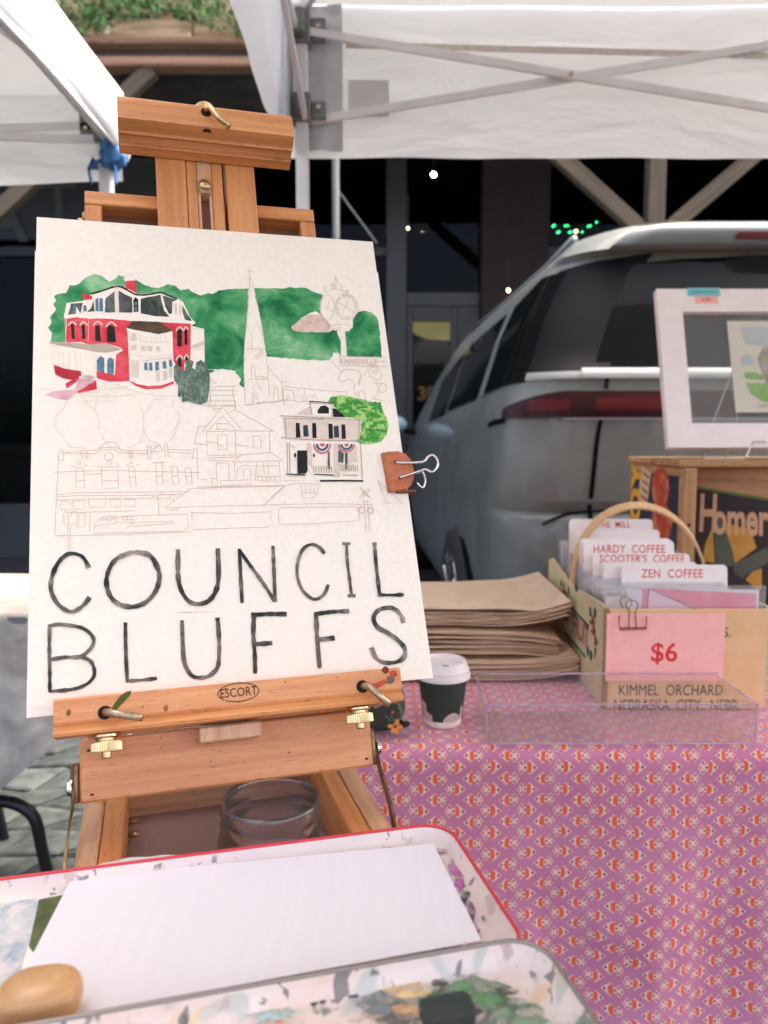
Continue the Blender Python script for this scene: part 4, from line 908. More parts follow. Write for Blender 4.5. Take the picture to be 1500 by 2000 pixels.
# second crate, turned a little, inside the first
HA = V((ony(1354, 912, 1.69).x, 1.69, 0)); HB = HA+V((cos(radians(-17)), sin(radians(-17)), 0))*.36; hx = (HB-HA).normalized(); hn = V((hx.y, -hx.x, 0)); htop = ony(1356, 911, 1.69).z
c2 = thing('wooden_crate', HA.lerp(HB, .5)+Z3*(TZ+.015), 'weathered wooden crate with a black label and one large cream word', 'crate')
eb = obj('end_board', box(HA+Z3*(TZ+.016), hx, -hn, Z3, .36, .016, htop-TZ-.016, .002, 0), CRATEW, c2)
obj('side_board', box(HA-hn*.016+Z3*(TZ+.016), hx, -hn, Z3, .012, .14, htop-TZ-.03, .002, 1), CRATEW, c2); obj('side_board', box(HB-hx*.012-hn*.016+Z3*(TZ+.016), hx, -hn, Z3, .012, .14, htop-TZ-.03, .002, 1), CRATEW, c2)
obj('back_board', box(HA-hn*.156+Z3*(TZ+.016), hx, -hn, Z3, .36, .01, htop-TZ-.03, .002, 0), CRATEW, c2)
def hs(u, v, off=.0008): return onplane(u, v, HA+hn*off, hn)
BLK = pm('label_black', srgb(34, 22, 22), srgb(52, 40, 36), 10, rough=.6); HOC = pm('label_ochre', srgb(176, 128, 46), srgb(196, 150, 66), 30, rough=.7); HGR = pm('label_green', srgb(74, 82, 68), srgb(88, 94, 78), 20, rough=.7); HPK = pm('label_letter', srgb(196, 156, 116), rough=.7); HLG = pm('label_lime', srgb(96, 112, 40), rough=.7)
def hpoly(pts, m, off, nm): obj(nm, ([hs(u, v, off) for u, v in pts], [list(range(len(pts)))]), m, eb)
hpoly([(1357, 949), (1560, 982), (1560, 1220), (1354, 1220)], HLG, .0005, 'label_border'); hpoly([(1359, 954), (1560, 988), (1560, 1220), (1356, 1220)], BLK, .0008, 'label_ground')
hpoly([(1372, 1095), (1378, 1060), (1392, 1030), (1396, 1100)], HOC, .0011, 'label_shape'); hpoly([(1408, 1020), (1466, 1034), (1478, 1070), (1436, 1100), (1424, 1072)], HOC, .0011, 'label_shape')
hpoly([(1393, 1000), (1412, 1022), (1432, 1078), (1436, 1106), (1398, 1106)], HGR, .0014, 'label_shape'); hpoly([(1432, 1102), (1500, 1068), (1500, 1100), (1460, 1120), (1450, 1130), (1434, 1120)], HGR, .0014, 'label_shape')
hpoly([(1456, 1132), (1470, 1116), (1488, 1110), (1488, 1150), (1476, 1150)], HOC, .0012, 'label_shape')
pT = hs(1431, 1010, .0018); obj('label_letters', text('H', .116, hs(1383, 1006, .0020), hx, Z3, bold=.003, sx=.46), HPK, eb); obj('label_letters', text('omer', .100, hs(1446, 1016, .0018), hx, (Z3-hx*.04).normalized(), bold=.003, sx=.50), HPK, eb)

# ---------------------------------------------------------------- white frame on a wire stand
LN = radians(17); fay = V((0, sin(LN), cos(LN))); faz = V((0, -cos(LN), sin(LN)))   # faz: towards the viewer
F0 = ony(1306, 874, 1.66)
fr_ = thing('picture_frame', F0, 'white picture frame with clear glass standing on the wooden crate', 'picture frame')
FWHT = pm('frame_white', srgb(236, 224, 216), srgb(240, 230, 224), 30, rough=.55); FGL = clear_plastic('frame_glass', (.95, .96, .96), .12, .05)
fw, fh, bw = .46, .372, .055
def FP(x, y, c=0): return F0+X3*x+fay*y+faz*c
for nm, pts in (('frame_bar', [(0, 0), (fw, 0), (fw-bw, bw), (bw, bw)]), ('frame_bar', [(fw, 0), (fw, fh), (fw-bw, fh-bw), (fw-bw, bw)]), ('frame_bar', [(fw, fh), (0, fh), (bw, fh-bw), (fw-bw, fh-bw)]), ('frame_bar', [(0, fh), (0, 0), (bw, bw), (bw, fh-bw)])):
    obj(nm, plate(pts, FP(0, 0, -.02), X3, fay, faz, .02), FWHT, fr_)
obj('glass', plate([(bw-.003, bw-.003), (fw-bw+.003, bw-.003), (fw-bw+.003, fh-bw+.003), (bw-.003, fh-bw+.003)], FP(0, 0, -.012), X3, fay, faz, .002), FGL, fr_)
obj('glass', plate([(bw-.003, bw-.003), (fw-bw+.003, bw-.003), (fw-bw+.003, fh-bw+.003), (bw-.003, fh-bw+.003)], FP(0, 0, -.018), X3, fay, faz, .002), FGL, fr_)
def fpx(u, v, c): return onplane(u, v, FP(0, 0, c), faz)
pp_ = [fpx(1420, 627, -.0145), fpx(1451, 805, -.0145)]; x0_ = (pp_[0]-F0).dot(X3); y1_ = (pp_[0]-F0).dot(fay); y0_ = (pp_[1]-F0).dot(fay)
prn = obj('print', plate([(x0_, y0_), (x0_+.15, y0_), (x0_+.15, y1_), (x0_, y1_)], FP(0, 0, -.0155), X3, fay, faz, .0008), PAPER, fr_)
def fpoly(pts, m, c, nm): obj(nm, ([fpx(u, v, c) for u, v in pts], [list(range(len(pts)))]), m, prn)
SKYW = wash('sky_wash', [srgb(186, 200, 206), srgb(214, 218, 216), srgb(230, 222, 214)], 25); GRW = wash('lawn_wash', [srgb(140, 186, 90), srgb(166, 204, 118), srgb(190, 214, 146)], 25); STW = wash('stone_wash', [srgb(150, 136, 116), srgb(190, 176, 152), srgb(214, 200, 178)], 40)
fpoly([(1444, 640), (1460, 636), (1500, 640), (1540, 640), (1540, 690), (1490, 676), (1456, 672)], SKYW, -.0141, 'sky_wash'); fpoly([(1446, 700), (1455, 690), (1472, 698), (1474, 712), (1450, 714)], SKYW, -.0141, 'sky_wash')
fpoly([(1478, 702), (1490, 678), (1540, 676), (1540, 752), (1496, 748)], STW, -.0138, 'building_wash'); fpoly([(1453, 728), (1474, 726), (1492, 734), (1490, 742), (1456, 740)], GRW, -.0141, 'hedge_wash')
fpoly([(1456, 748), (1540, 748), (1540, 790), (1490, 784), (1466, 768)], GRW, -.0141, 'lawn_wash')
obj('caption', text('Central', .013, fpx(1494, 792, -.0138), X3, fay, sx=.8), pm('pencil_grey', srgb(140, 126, 116), rough=.9), prn)
for (u0, v0, u1, v1, c, nm, t1) in ((1342, 562, 1407, 578, (120, 196, 202), 'blue_note', 'original watercolor'), (1357, 578, 1403, 592, (246, 176, 160), 'pink_note', '$1000-')):
    a, b = fpx(u0, v0, .0012), fpx(u1, v1, .0012)
    nt_ = obj('sticky_note', plate([(0, 0), ((b-a).dot(X3), 0), ((b-a).dot(X3), (b-a).dot(fay)), (0, (b-a).dot(fay))][::-1], a-faz*.0008, X3, fay, faz, .0004), pm('note_'+nm, srgb(*c), rough=.8))
    tag(nt_, ('blue' if 'blue' in nm else 'pink')+' sticky note with handwriting on the white picture frame', 'sticky note')
    obj('handwriting', text(t1, .0085 if 'pink' in nm else .0075, (a+b)/2+faz*.0004, X3, fay, sx=.95), INKD, nt_)
ws = thing('wire_stand', F0+X3*.2-Z3*.028, 'twisted wire display stand holding up the white frame', 'stand')
def twist(pts, r=.0011, turns=90):
    pts = [V(p) for p in pts]; out = [[], []]; Lc = 0
    fine = []
    for a, b in zip(pts, pts[1:]):
        n = max(2, int((b-a).length/.0022)); fine += [a.lerp(b, k/n) for k in range(n)]
    fine.append(pts[-1])
    for k, p in enumerate(fine):
        t = (fine[min(k+1, len(fine)-1)]-fine[max(k-1, 0)]).normalized(); x = t.cross(V((.3, .5, .81))).normalized(); y = t.cross(x); a = k*1.15
        for s in (0, 1): out[s].append(p+(x*cos(a+pi*s)+y*sin(a+pi*s))*r)
    return join(tube(out[0], r*.95, 5), tube(out[1], r*.95, 5))
zc = ctop+.0025
g1, g2 = fpx(1452, 885, .018), fpx(1470, 850, .006)
obj('front_hook', twist([V((g1.x-.085, g1.y+.0, zc)), V((g1.x, g1.y, zc)), V((g1.x+.008, g1.y-.0, zc+.008)), FP((g2-F0).x, .012, .004), FP((g2-F0).x+.03, .012, .004)]), NICKEL, ws, smooth=True)
for du in (0, 1):
    a = fpx(1392-0*du, 826, -.03) if not du else fpx(1440, 826, -.03); b = fpx(1432, 722, -.03) if not du else fpx(1438, 722, -.03)
    bt = b; foot = V((a.x, a.y+.05, zc)); obj('back_wire', twist([foot, a, bt]), NICKEL, ws, smooth=True)

# ================================================================ NEIGHBOURING TABLE, WHITE CLOTH
n0 = thing('display_table', (-1.25, 1.8, 0), 'dark metal table frame under the white cloth of the next stall', 'table')
obj('table_top', box(V((-2.3, 1.57, .71)), X3, Y3, Z3, 1.67, .46, .022, .004), GREYP, n0)
WCL = pm('white_linen', srgb(186, 182, 172), srgb(156, 151, 142), 7, rough=.95, bump=.012, bscale=14)
def wcf(u, v):
    x = -2.34+u*1.74; s = v*.86
    if s < .47: y, z, w = 2.04-s, .736, 0
    else: w = (s-.47)/.39*(.736-min(.60, max(.16, .43+.75*(x+.72)+.02*noise.noise(V((x*6, 0, 3)))))); y, z = 1.57-.012, .736-w
    if w > 0: y -= min(1, w/.15)*(.045*noise.noise(V((x*5+w*3, w*1.5, 9)))+.02*noise.noise(V((x*14-w*8, w*6, 9)))+.008*noise.noise(V((x*40, w*34, 2))))-.012
    if u > .97: z = min(z, .736-.0)
    return V((x, y, z))
wc_ = grid(wcf, 90, 60)
def wsf(u, v): y = 1.56+u*.48; w = v*(.14+.02*(1-u)); return V((-.602+.012*noise.noise(V((y*8, w*3, 4))), y, .736-w))
ob = obj('white_cloth', join(wc_, (lambda g_: (g_[0], [q[::-1] for q in g_[1]]))(grid(wsf, 24, 16))), WCL, smooth=True); tag(ob, 'crumpled white cloth hanging over the table of the next stall', 'cloth')
for lx, ly in ((-2.2, 1.65), (-2.2, 1.95), (-1.2, 1.95)): obj('leg', tube([(lx, ly, 0), (lx, ly, .71)], .014, 8), BLACKP, n0, smooth=True)
ch = thing('metal_chair', ony(92, 1700, 1.62)*1, 'black bent-tube metal chair beside the white cloth', 'chair')
def CH(u, v, y=1.62): return ony(u, v, y)
lgp = smooth_pts([CH(-120, 1560), CH(-20, 1563), CH(35, 1572), CH(68, 1600), CH(82, 1660), CH(100, 1735), V((CH(118, 1800).x, 1.62, .0))], 6)
obj('leg', tube(lgp, .0135, 10), BLACKP, ch, smooth=True)
lg2 = [p+V((-.30, .36, 0)) for p in lgp]; obj('leg', tube(lg2, .0135, 10), BLACKP, ch, smooth=True)
sz = CH(-60, 1562).z
obj('seat', box(V((-1.45, 1.60, sz)), X3, Y3, Z3, .42, .40, .03, .01), BLACKP, ch)
for yy in (1.62, 1.98): obj('leg', tube([(-1.40, yy, sz), (-1.46, yy, 0)], .0135, 8), BLACKP, ch, smooth=True)
# ================================================================ EASEL
PW, PH = .2794, .3556                       # 11 x 14 inch sheet
r1 = V((.95706, .28988, .0026)).normalized(); r2 = V((.11826, -.38564, -.91567)); r2 = (r2-r1*r2.dot(r1)).normalized(); en = r2.cross(r1).normalized()
T0 = V((-.27283, .61513, 1.24593))
def E(a, b, c): return T0+r1*a+r2*b+en*c
def pe(u, v, c): p = onplane(u, v, T0+en*c, en); d = p-T0; return d.dot(r1), d.dot(r2)
ha = V((r1.x, r1.y, 0)).normalized(); hd = V((-ha.y, ha.x, 0))          # easel: across, and away from the painter
HO = V((T0.x, T0.y, 0)); HO = HO-hd*HO.dot(hd)                            # origin of the horizontal easel frame (h = 0 at the camera)
HO = V((0, 0, 0))
def H(a, h, z): return ha*(a-.0827)+hd*h+Z3*z                             # a matches the lid's a
ea = thing('field_easel', H(.13, .50, 0), 'beech sketch-box easel with brass knobs standing before the stall', 'easel')
def EB(name, a0, a1, b0, b1, c0, c1, m=BEECH, bev=.0012, grain=0, par=ea):
    return obj(name, box(E(a0, b0, c0), r1, r2, en, a1-a0, b1-b0, c1-c0, bev, grain), m, par)
# lid frame (back), with inner panel
EB('lid_rail', .0345, .2325, -.0795, -.066, -.040, -.021, BEECH, .001, 0)
EB('lid_stile', .0345, .0485, -.0655, .4120, -.040, -.0212, BEECH, .001, 1); EB('lid_stile', .2185, .2325, -.0655, .4120, -.040, -.0212, BEECH, .001, 1)
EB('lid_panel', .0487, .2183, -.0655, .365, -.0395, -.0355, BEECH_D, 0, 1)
lb = EB('lower_board', .030, .2318, .3715, .4125, -.034, -.0208, BEECH, .0014, 0)
# mast: two outer boards with a slotted slider between
EB('mast_board', .0935, .1182, -.135, .345, -.0200, -.0030, BEECH, .0008, 1); EB('mast_board', .1520, .1775, -.135, .345, -.0200, -.0030, BEECH, .0008, 1)
EB('slider', .1187, .1273, -.150, .30, -.0198, -.0040, BEECH, .0006, 1); EB('slider', .1398, .1492, -.150, .30, -.0198, -.0040, BEECH, .0006, 1)
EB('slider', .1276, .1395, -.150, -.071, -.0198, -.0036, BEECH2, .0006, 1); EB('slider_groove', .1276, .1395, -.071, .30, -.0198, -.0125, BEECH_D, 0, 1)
for a in (.1277, .1372): EB('slot_cheek', a, a+.0021, -.071, .30, -.0124, -.0050, BEECH2, 0, 1)
sp = obj('slide_plate', plate(rrect(.0122, .0160, .0060, 6), E(.1274, -.0865, -.0033), r1, r2, en, .0010), STEEL, ea)
obj('screw_head', lathe([(.0050, 0), (.0048, .0012), (.0035, .0022), (.0004, .0026)], E(.1335, -.0795, -.0022), r1, r2, en, 24), BRASS, sp, smooth=True)
# top clamp: moulded bar seen from below
prof = [(-.138, -.002), (-.138, .0255), (-.1362, .0262), (-.1350, .0245), (-.1340, .0280), (-.1325, .0300), (-.1115, .0300), (-.1095, .0185), (-.1078, .0172), (-.1092, .0140), (-.1078, .0112), (-.1066, .0098), (-.1058, .0078), (-.1046, .0074), (-.1040, -.002)]
tcl = obj('top_clamp', prism(prof, E(.0640, 0, 0), r2, en, r1, .1452), BEECH, ea)
def pin(pts, r, m, par, bore):
    p = [V(q) for q in pts]; o = obj('locking_pin', tube(p, r, 12), m, par, smooth=True)
    obj('bore', lathe([(r*1.75, 0), (r*1.75, .0003)], bore, r1, r2, en, 20), pm('bore_dark', (.012, .008, .006), rough=.9), par); return o
a0, b0 = pe(403, 219, .0303); a1, b1 = pe(446, 247, .040)
pin([E(a0, b0, .024), E(a0+.0008, b0-.0004, .0335), E(a0+.003, b0+.001, .0365), E((a0+a1)/2, (b0+b1)/2, .0385), E(a1, b1, .040)], .0026, BRASS, tcl, E(a0, b0, .0302))
ah, bh_ = pe(405, 262, .027); obj('hole', lathe([(.0040, 0), (.0040, .0004)], E(ah, -.1110, .0245), r1, (en*.88+r2*.0).normalized(), (r2+en*.15).normalized(), 20), pm('hole_dark', srgb(58, 34, 24), rough=.9), tcl)
def knob(c, ax, R, Hh, par, stem=.006, flip=1):
    """knurled knob; ax points away from the wood"""
    ax = ax.normalized(); x = ax.orthogonal().normalized(); y = ax.cross(x); n = 72; vs_, fs = [], []
    for r_, h in ((R*.86, 0), (R*.90, Hh*.06), (R*.90, Hh*.16), (R*.70, Hh*.24), (R*.68, Hh*.36), (R*.97, Hh*.42), (R, Hh*.46), (R, Hh*.88), (R*.95, Hh*.94), (R*.36, Hh*.96), (R*.33, Hh*1.22), (R*.26, Hh*1.28)):
        kn_ = Hh*.43 < h < Hh*.9
        for k in range(n):
            a = 2*pi*k/n; q_ = r_*(1-(.07 if kn_ and (k % 2) else 0)); vs_.append(c+x*cos(a)*q_+y*sin(a)*q_+ax*h)
    m = len(vs_)//n
    for i in range(m-1):
        for k in range(n): fs.append([i*n+k, i*n+(k+1) % n, (i+1)*n+(k+1) % n, (i+1)*n+k])
    fs.append([(m-1)*n+k for k in range(n)]); o = obj('brass_knob', (vs_, fs), BRASS, par); return smooth_angle(o, 12)
ak, bk = pe(400, 196, .008); knob(E(ak-.001, -.138, .0115), -r2, .0090, .0118, tcl)
# bottom ledge with maker's mark
prof2 = [(.3472, .0022), (.3472, .0175), (.3480, .0195), (.3492, .0200), (.3620, .0200), (.3634, .0192), (.3646, .0180), (.3660, .0188), (.3674, .0206), (.3690, .0212), (.3708, .0200), (.3712, .0022)]
lg_ = obj('bottom_ledge', prism(prof2, E(.0185, 0, 0), r2, en, r1, .2295), BEECH, ea)
EB('ledge_back', .0350, .2320, .3602, .3712, -.0208, .0018, BEECH, .0008, 0)
def on_ledge(u, v, c=.0202): a, b = pe(u, v, c); return E(a, b, c)
BRAND = pm('burnt_mark', srgb(70, 42, 30), rough=.8)
oc = on_ledge(466, 1352); tl_ = on_ledge(426, 1356); rl_ = on_ledge(508, 1348)
wE = (rl_-tl_).length/2
ring = []
for s in (1, .955):
    ring.append([oc+r1*cos(2*pi*k/40)*wE*s+r2*sin(2*pi*k/40)*wE*.46*(s if s == 1 else .90) for k in range(40)])
obj('maker_mark', (ring[0]+ring[1], [[k, (k+1) % 40, 40+(k+1) % 40, 40+k] for k in range(40)]), BRAND, lg_)
obj('maker_mark', text('ESCORT', .0084, oc+r2*.0002, r1, -r2, sx=.80, bold=.00005), BRAND, lg_)
for (u0, v0, u1, v1) in ((205, 1392, 278, 1401), (708, 1341, 761, 1376)):
    a0, b0 = pe(u0, v0, .0202); a1, b1 = pe(u1, v1, .033)
    pin([E(a0, b0, .014), E(a0+.0006, b0, .0225), E(a0+.003, b0+.0006, .0265), E(a0+.006, b0+(b1-b0)*.3, .0285), E(a1, b1, .033)], .0025, STEEL, lg_, E(a0, b0, .0202))
for u, v in ((208, 1428), (700, 1376)):
    a_, b_ = pe(u, v, .011); knob(E(a_, .3713, .0105), r2, .0094, .0120, lg_)
# dabs of dried paint on the ledge
random.seed(4)
def dab(pts, col, par=lg_, c=.0203, nm='paint_dab'):
    P = [E(*pe(u, v, c), c) for u, v in pts]; obj(nm, (P, [list(range(len(P)))]), wash('dab_%02x%02x%02x' % col, [srgb(*[max(0, k-24) for k in col]), srgb(*col), srgb(*[min(255, k+22) for k in col])], 60), par)
def rough_poly(cx, cy, rx, ry, n=14, j=.25, rot=0):
    return [(cx+cos(2*pi*k/n+rot)*rx*random.uniform(1-j, 1+j), cy+sin(2*pi*k/n+rot)*ry*random.uniform(1-j, 1+j)) for k in range(n)]
dab([(216, 1386), (232, 1362), (246, 1351), (257, 1349), (254, 1358), (243, 1370), (226, 1388)], (84, 92, 36)); dab(rough_poly(134, 1392, 5, 6, 10), (120, 100, 40)); dab(rough_poly(753, 1309, 7, 7, 12), (130, 56, 46)); dab(rough_poly(769, 1316, 8, 7, 12), (196, 84, 66)); dab([(714, 1341), (735, 1333), (752, 1326), (756, 1334), (738, 1344), (718, 1345)], (196, 84, 62), c=.0204); dab(rough_poly(763, 1328, 8, 7, 12), (112, 98, 86), c=.0205); dab(rough_poly(324, 1383, 5, 9, 10, .3), (160, 106, 66), nm='stain')
for k in range(16):      # old drips and knocks on the wood
    u_, v_ = random.uniform(130, 770), 0; v_ = 1400-(u_-130)*.098+random.uniform(-28, 14)
    dab(rough_poly(u_, v_, random.uniform(.8, 2.6), random.uniform(.8, 2.2), 7, .35), random.choice([(120, 70, 44), (96, 58, 38), (214, 190, 160), (70, 84, 60), (150, 60, 60)]), c=.02035, nm='paint_speck')
for k in range(14):
    u_ = random.uniform(175, 705); v_ = 1500-(u_-175)*.13+random.uniform(-45, 40)
    dab(rough_poly(u_, v_, random.uniform(.7, 2.2), random.uniform(.7, 2.0), 7, .35), random.choice([(120, 70, 44), (100, 60, 40), (206, 176, 140), (84, 90, 76)]), par=lb, c=-.0205, nm='paint_speck')
EB('sliding_block', .1075, .1490, .3735, .3835, -.020, .0055, BEECH2, .001, 1)
for (u, v) in ((173, 1466), (180, 1552), (716, 1482)): 
    a_, b_ = pe(u, v, -.0207); obj('nail_hole', lathe([(.0010, 0), (.0010, .0003)], E(a_, b_, -.0208), r1*1.4, r2*.8, en, 8), BRAND, lb)
# box of the easel
bz1 = .838; bz0 = .768
def HB(name, a0, a1, h0, h1, z0_, z1_, m=BEECH2, grain=1, bev=.001, par=ea): return obj(name, box(H(a0, h0, z0_), ha, hd, Z3, a1-a0, h1-h0, z1_-z0_, bev, grain), m, par)
HB('box_side', .0295, .0430, .335, .620, bz0, bz1); HB('box_side', .0433, .0575, .336, .619, bz0+.002, bz1-.0015, BEECH)
HB('box_side', .2180, .2315, .335, .620, bz0, bz1); HB('box_side', .2040, .2177, .336, .619, bz0+.002, bz1-.0015, BEECH)
HB('box_back', .0295, .2315, .6202, .632, bz0, bz1-.002, BEECH2, 0); HB('box_front', .0295, .2315, .323, .3348, bz0, bz1-.002, BEECH2, 0)
lin = HB('box_liner', .0577, .2038, .336, .6195, .7955, .7985, LINER, 1, 0)
HB('box_bottom', .0295, .2315, .336, .6198, bz0-.004, bz0-.0005, BEECH2, 1)
for u, v in ((263, 1605), (263, 1631)):
    p = onz(u, v, .7985); obj('rivet', lathe([(.0040, 0), (.0036, .0014), (.0005, .0022)], p, seg=16), STEEL, lin, smooth=True)
# finger-joint blocks at the rear of the box
for k in range(4): HB('finger_joint', .0280, .0294, .40+k*.02, .411+k*.02, bz0+.012, bz1-.004, BEECH, 1, .0004)
# legs
for aa, hh, da, dh in ((.018, .36, -.10, -.16), (.243, .36, .10, -.16), (.13, .648, 0, .34)):
    p0, p1 = H(aa, hh, bz0+.03), H(aa+da, hh+dh, 0)
    t = (p0-p1).normalized(); n_ = ha if abs((t.dot(ha))) < .9 else hd; n_ = (n_-t*n_.dot(t)).normalized()
    obj('leg', box(p1-n_*.011-t.cross(n_)*.008, t, n_, t.cross(n_), (p0-p1).length, .022, .016, .002, 0), BEECH, ea)
# metal lid stays
for (u, v, ub, vb, sgn) in ((148, 1548, 147, 1682, -1), (738, 1470, 735, 1612, 1)):
    aa = .0262 if sgn < 0 else .2352
    top = E(aa, .402 if sgn < 0 else .400, -.026); bot = H(aa, .445 if sgn < 0 else .470, bz1-.012)
    mid = top.lerp(bot, .55)+ha*sgn*.0012; st = obj('lid_stay', strip([top, top.lerp(bot, .2), mid, bot], hd*.9+Z3*.3, .0072, .0016), ANTIQ, ea)
    obj('stay_plate', box(E(aa-(0 if sgn < 0 else .0030), .388, -.0345), r1, r2, en, .0030, .024, .013, .0006), ANTIQ, st)
    obj('washer', lathe([(.0062, 0), (.0062, .0012), (.0048, .0014), (.0046, .0030), (.0004, .0034)], top+ha*sgn*.001, hd, Z3, ha*sgn, 24), NICKEL, st, smooth=False)
    obj('screw', lathe([(.0026, 0), (.002, .0015), (.0003, .002)], bot+ha*sgn*.001, hd, Z3, ha*sgn, 14), STEEL, st)
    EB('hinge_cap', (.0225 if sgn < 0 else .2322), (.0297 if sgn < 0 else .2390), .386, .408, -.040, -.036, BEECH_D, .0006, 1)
for b in (-.060, -.050): obj('hinge_pin', tube([E(.0338, b, -.026), E(.0338, b+.006, -.026)], .0016, 8), BRASS, ea)
obj('hinge_leaf', box(E(.0285, -.0565, -.036), r1, r2, en, .0055, .012, .008, .0005), BRASS, ea)

# ---------------------------------------------------------------- jar of water
GLASS = clear_plastic('jar_glass', (.998, .999, .998), .22, .02, .018)
jc = onz(530, 1562, .855); jc = V((jc.x, jc.y, .7990)); JR = .0352
jh = .857-.799
outer = [(JR*.80, 0), (JR*.97, .003), (JR*1.03, .012), (JR*1.04, .030), (JR*.99, .036), (JR*.955, .039), (JR*.985, .041), (JR*.985, .043), (JR*.955, .0445), (JR*.965, .049), (JR*.98, .0505), (JR*.955, .053), (JR*.955, jh-.002), (JR*.94, jh)]
inner = [(JR*.88, jh), (JR*.87, jh-.003), (JR*.88, .044), (JR*.93, .034), (JR*.95, .012), (JR*.86, .006), (JR*.30, .0052), (.0004, .0075)]
jar = obj('glass_jar', lathe(outer+inner, jc, seg=56, cap=True), GLASS, smooth=True); tag(jar, 'empty clear glass jar with a screw-thread rim inside the easel box', 'jar')
# ---------------------------------------------------------------- paint tins on the open box
def tin(name, TR, yawd, w, d, zb, zt, rad, wall_in, wall_out, rimm, label):
    ax = V((cos(yawd), sin(yawd), 0)); ay = V((-ax.y, ax.x, 0)); o0 = TR-ax*w-ay*d; o0.z = 0
    t = thing(name, o0+ax*w*.5+ay*d*.5+Z3*zb, label, 'paint tin'); out = rrect(w, d, rad, 7); n = len(out)
    def ringp(ins, z): 
        pts = rrect(w-2*ins, d-2*ins, max(.002, rad-ins), 7); return [o0+ax*(p[0]+ins)+ay*(p[1]+ins)+Z3*z for p in pts]
    rows = [ringp(.0, zt), ringp(.0006, zb), ]
    obj('outer_wall', (rows[0]+rows[1], [[k, (k+1) % n, n+(k+1) % n, n+k][::-1] for k in range(n)]+[[n+k for k in range(n)]]), wall_out, t, smooth=False)
    ins = [ringp(.0012, zt), ringp(.0022, zt-.003), ringp(.006, zb+.0026), ringp(.012, zb+.0012)]
    fs = []
    for j in range(3): fs += [[j*n+k, j*n+(k+1) % n, (j+1)*n+(k+1) % n, (j+1)*n+k] for k in range(n)]
    fs.append([3*n+k for k in range(n)])
    pal = obj('enamel_tray', (sum(ins, []), fs), wall_in, t); smooth_angle(pal, 60)
    obj('rim', tube([p for p in ringp(.0004, zt)], .0011, 8, closed=True), rimm, t, smooth=True)
    return t, o0, ax, ay, pal
ENAM = pm('white_enamel', srgb(224, 208, 204), srgb(236, 224, 220), 14, rough=.28, coat=.3); REDP = pm('red_enamel', srgb(206, 58, 66), rough=.35); BLKT = pm('black_tin', srgb(58, 54, 48), srgb(90, 84, 74), 60, rough=.35, metal=.3)
GREYT = pm('grey_tin_rim', srgb(150, 140, 130), rough=.3, metal=.6)
ty = radians(14.0)
rz = .8500
t1, o1, ax1_, ay1_, pal1 = tin('paint_tin', onz(872, 1606, rz), ty, .345, .132, .8385, rz, .020, ENAM, REDP, REDP, 'white enamel paint tin with a red rim holding a sheet of paper')
bz = .8680
def stained_enamel(name, layers, seed):
    """enamel with dried washes: each layer is a colour kept where a noise field is high"""
    m, nt, B, N, L = _new(name); tc = N.new('ShaderNodeTexCoord').outputs['Object']; col = None
    for i, (c, sc, lo, hi, mx_) in enumerate(layers):
        mp = N.new('ShaderNodeMapping'); mp.inputs['Location'].default_value = (seed+i*3.7, i*1.9, 0); L.new(tc, mp.inputs[0])
        t = N.new('ShaderNodeTexNoise'); t.inputs['Scale'].default_value = sc; t.inputs['Detail'].default_value = 5; t.inputs['Distortion'].default_value = .5; L.new(mp.outputs[0], t.inputs['Vector'])
        r = N.new('ShaderNodeMapRange'); r.inputs[1].default_value = lo; r.inputs[2].default_value = hi; r.inputs[4].default_value = mx_; L.new(t.outputs[0], r.inputs[0])
        x = N.new('ShaderNodeMix'); x.data_type = 'RGBA'; L.new(r.outputs[0], x.inputs[0]); x.inputs[7].default_value = c4(c)
        if col is None: x.inputs[6].default_value = c4(srgb(230, 212, 198))
        else: L.new(col, x.inputs[6])
        col = x.outputs[2]
    L.new(col, B.inputs['Base Color']); B.inputs['Roughness'].default_value = .3; B.inputs['Coat Weight'].default_value = .2; return m
ENAM1 = stained_enamel('stained_enamel', [(srgb(214, 190, 190), 12, .45, .7, .7), (srgb(190, 120, 170), 30, .62, .67, .6), (srgb(110, 104, 98), 110, .66, .69, .8), (srgb(190, 150, 136), 60, .64, .68, .5), (srgb(120, 150, 190), 70, .70, .73, .5)], 1.0)
ENAM2 = stained_enamel('palette_enamel', [(srgb(222, 188, 162), 18, .50, .60, .5), (srgb(150, 172, 158), 34, .58, .64, .5), (srgb(222, 186, 128), 40, .60, .64, .6), (srgb(86, 112, 84), 50, .60, .63, .75), (srgb(86, 84, 82), 90, .62, .65, .8), (srgb(186, 140, 136), 60, .64, .67, .6), (srgb(52, 60, 52), 70, .64, .66, .85)], 5.0)
pal1.data.materials[0] = ENAM1
t2, o2, ax2_, ay2_, pal2 = tin('paint_tin', onz(1048, 1826, bz), radians(14.5), .30, .14, .8530, bz, .018, ENAM2, BLKT, GREYT, 'used watercolour palette tin with a dark rim and mixed green paints')
def flat(u, v, z): return onz(u, v, z)
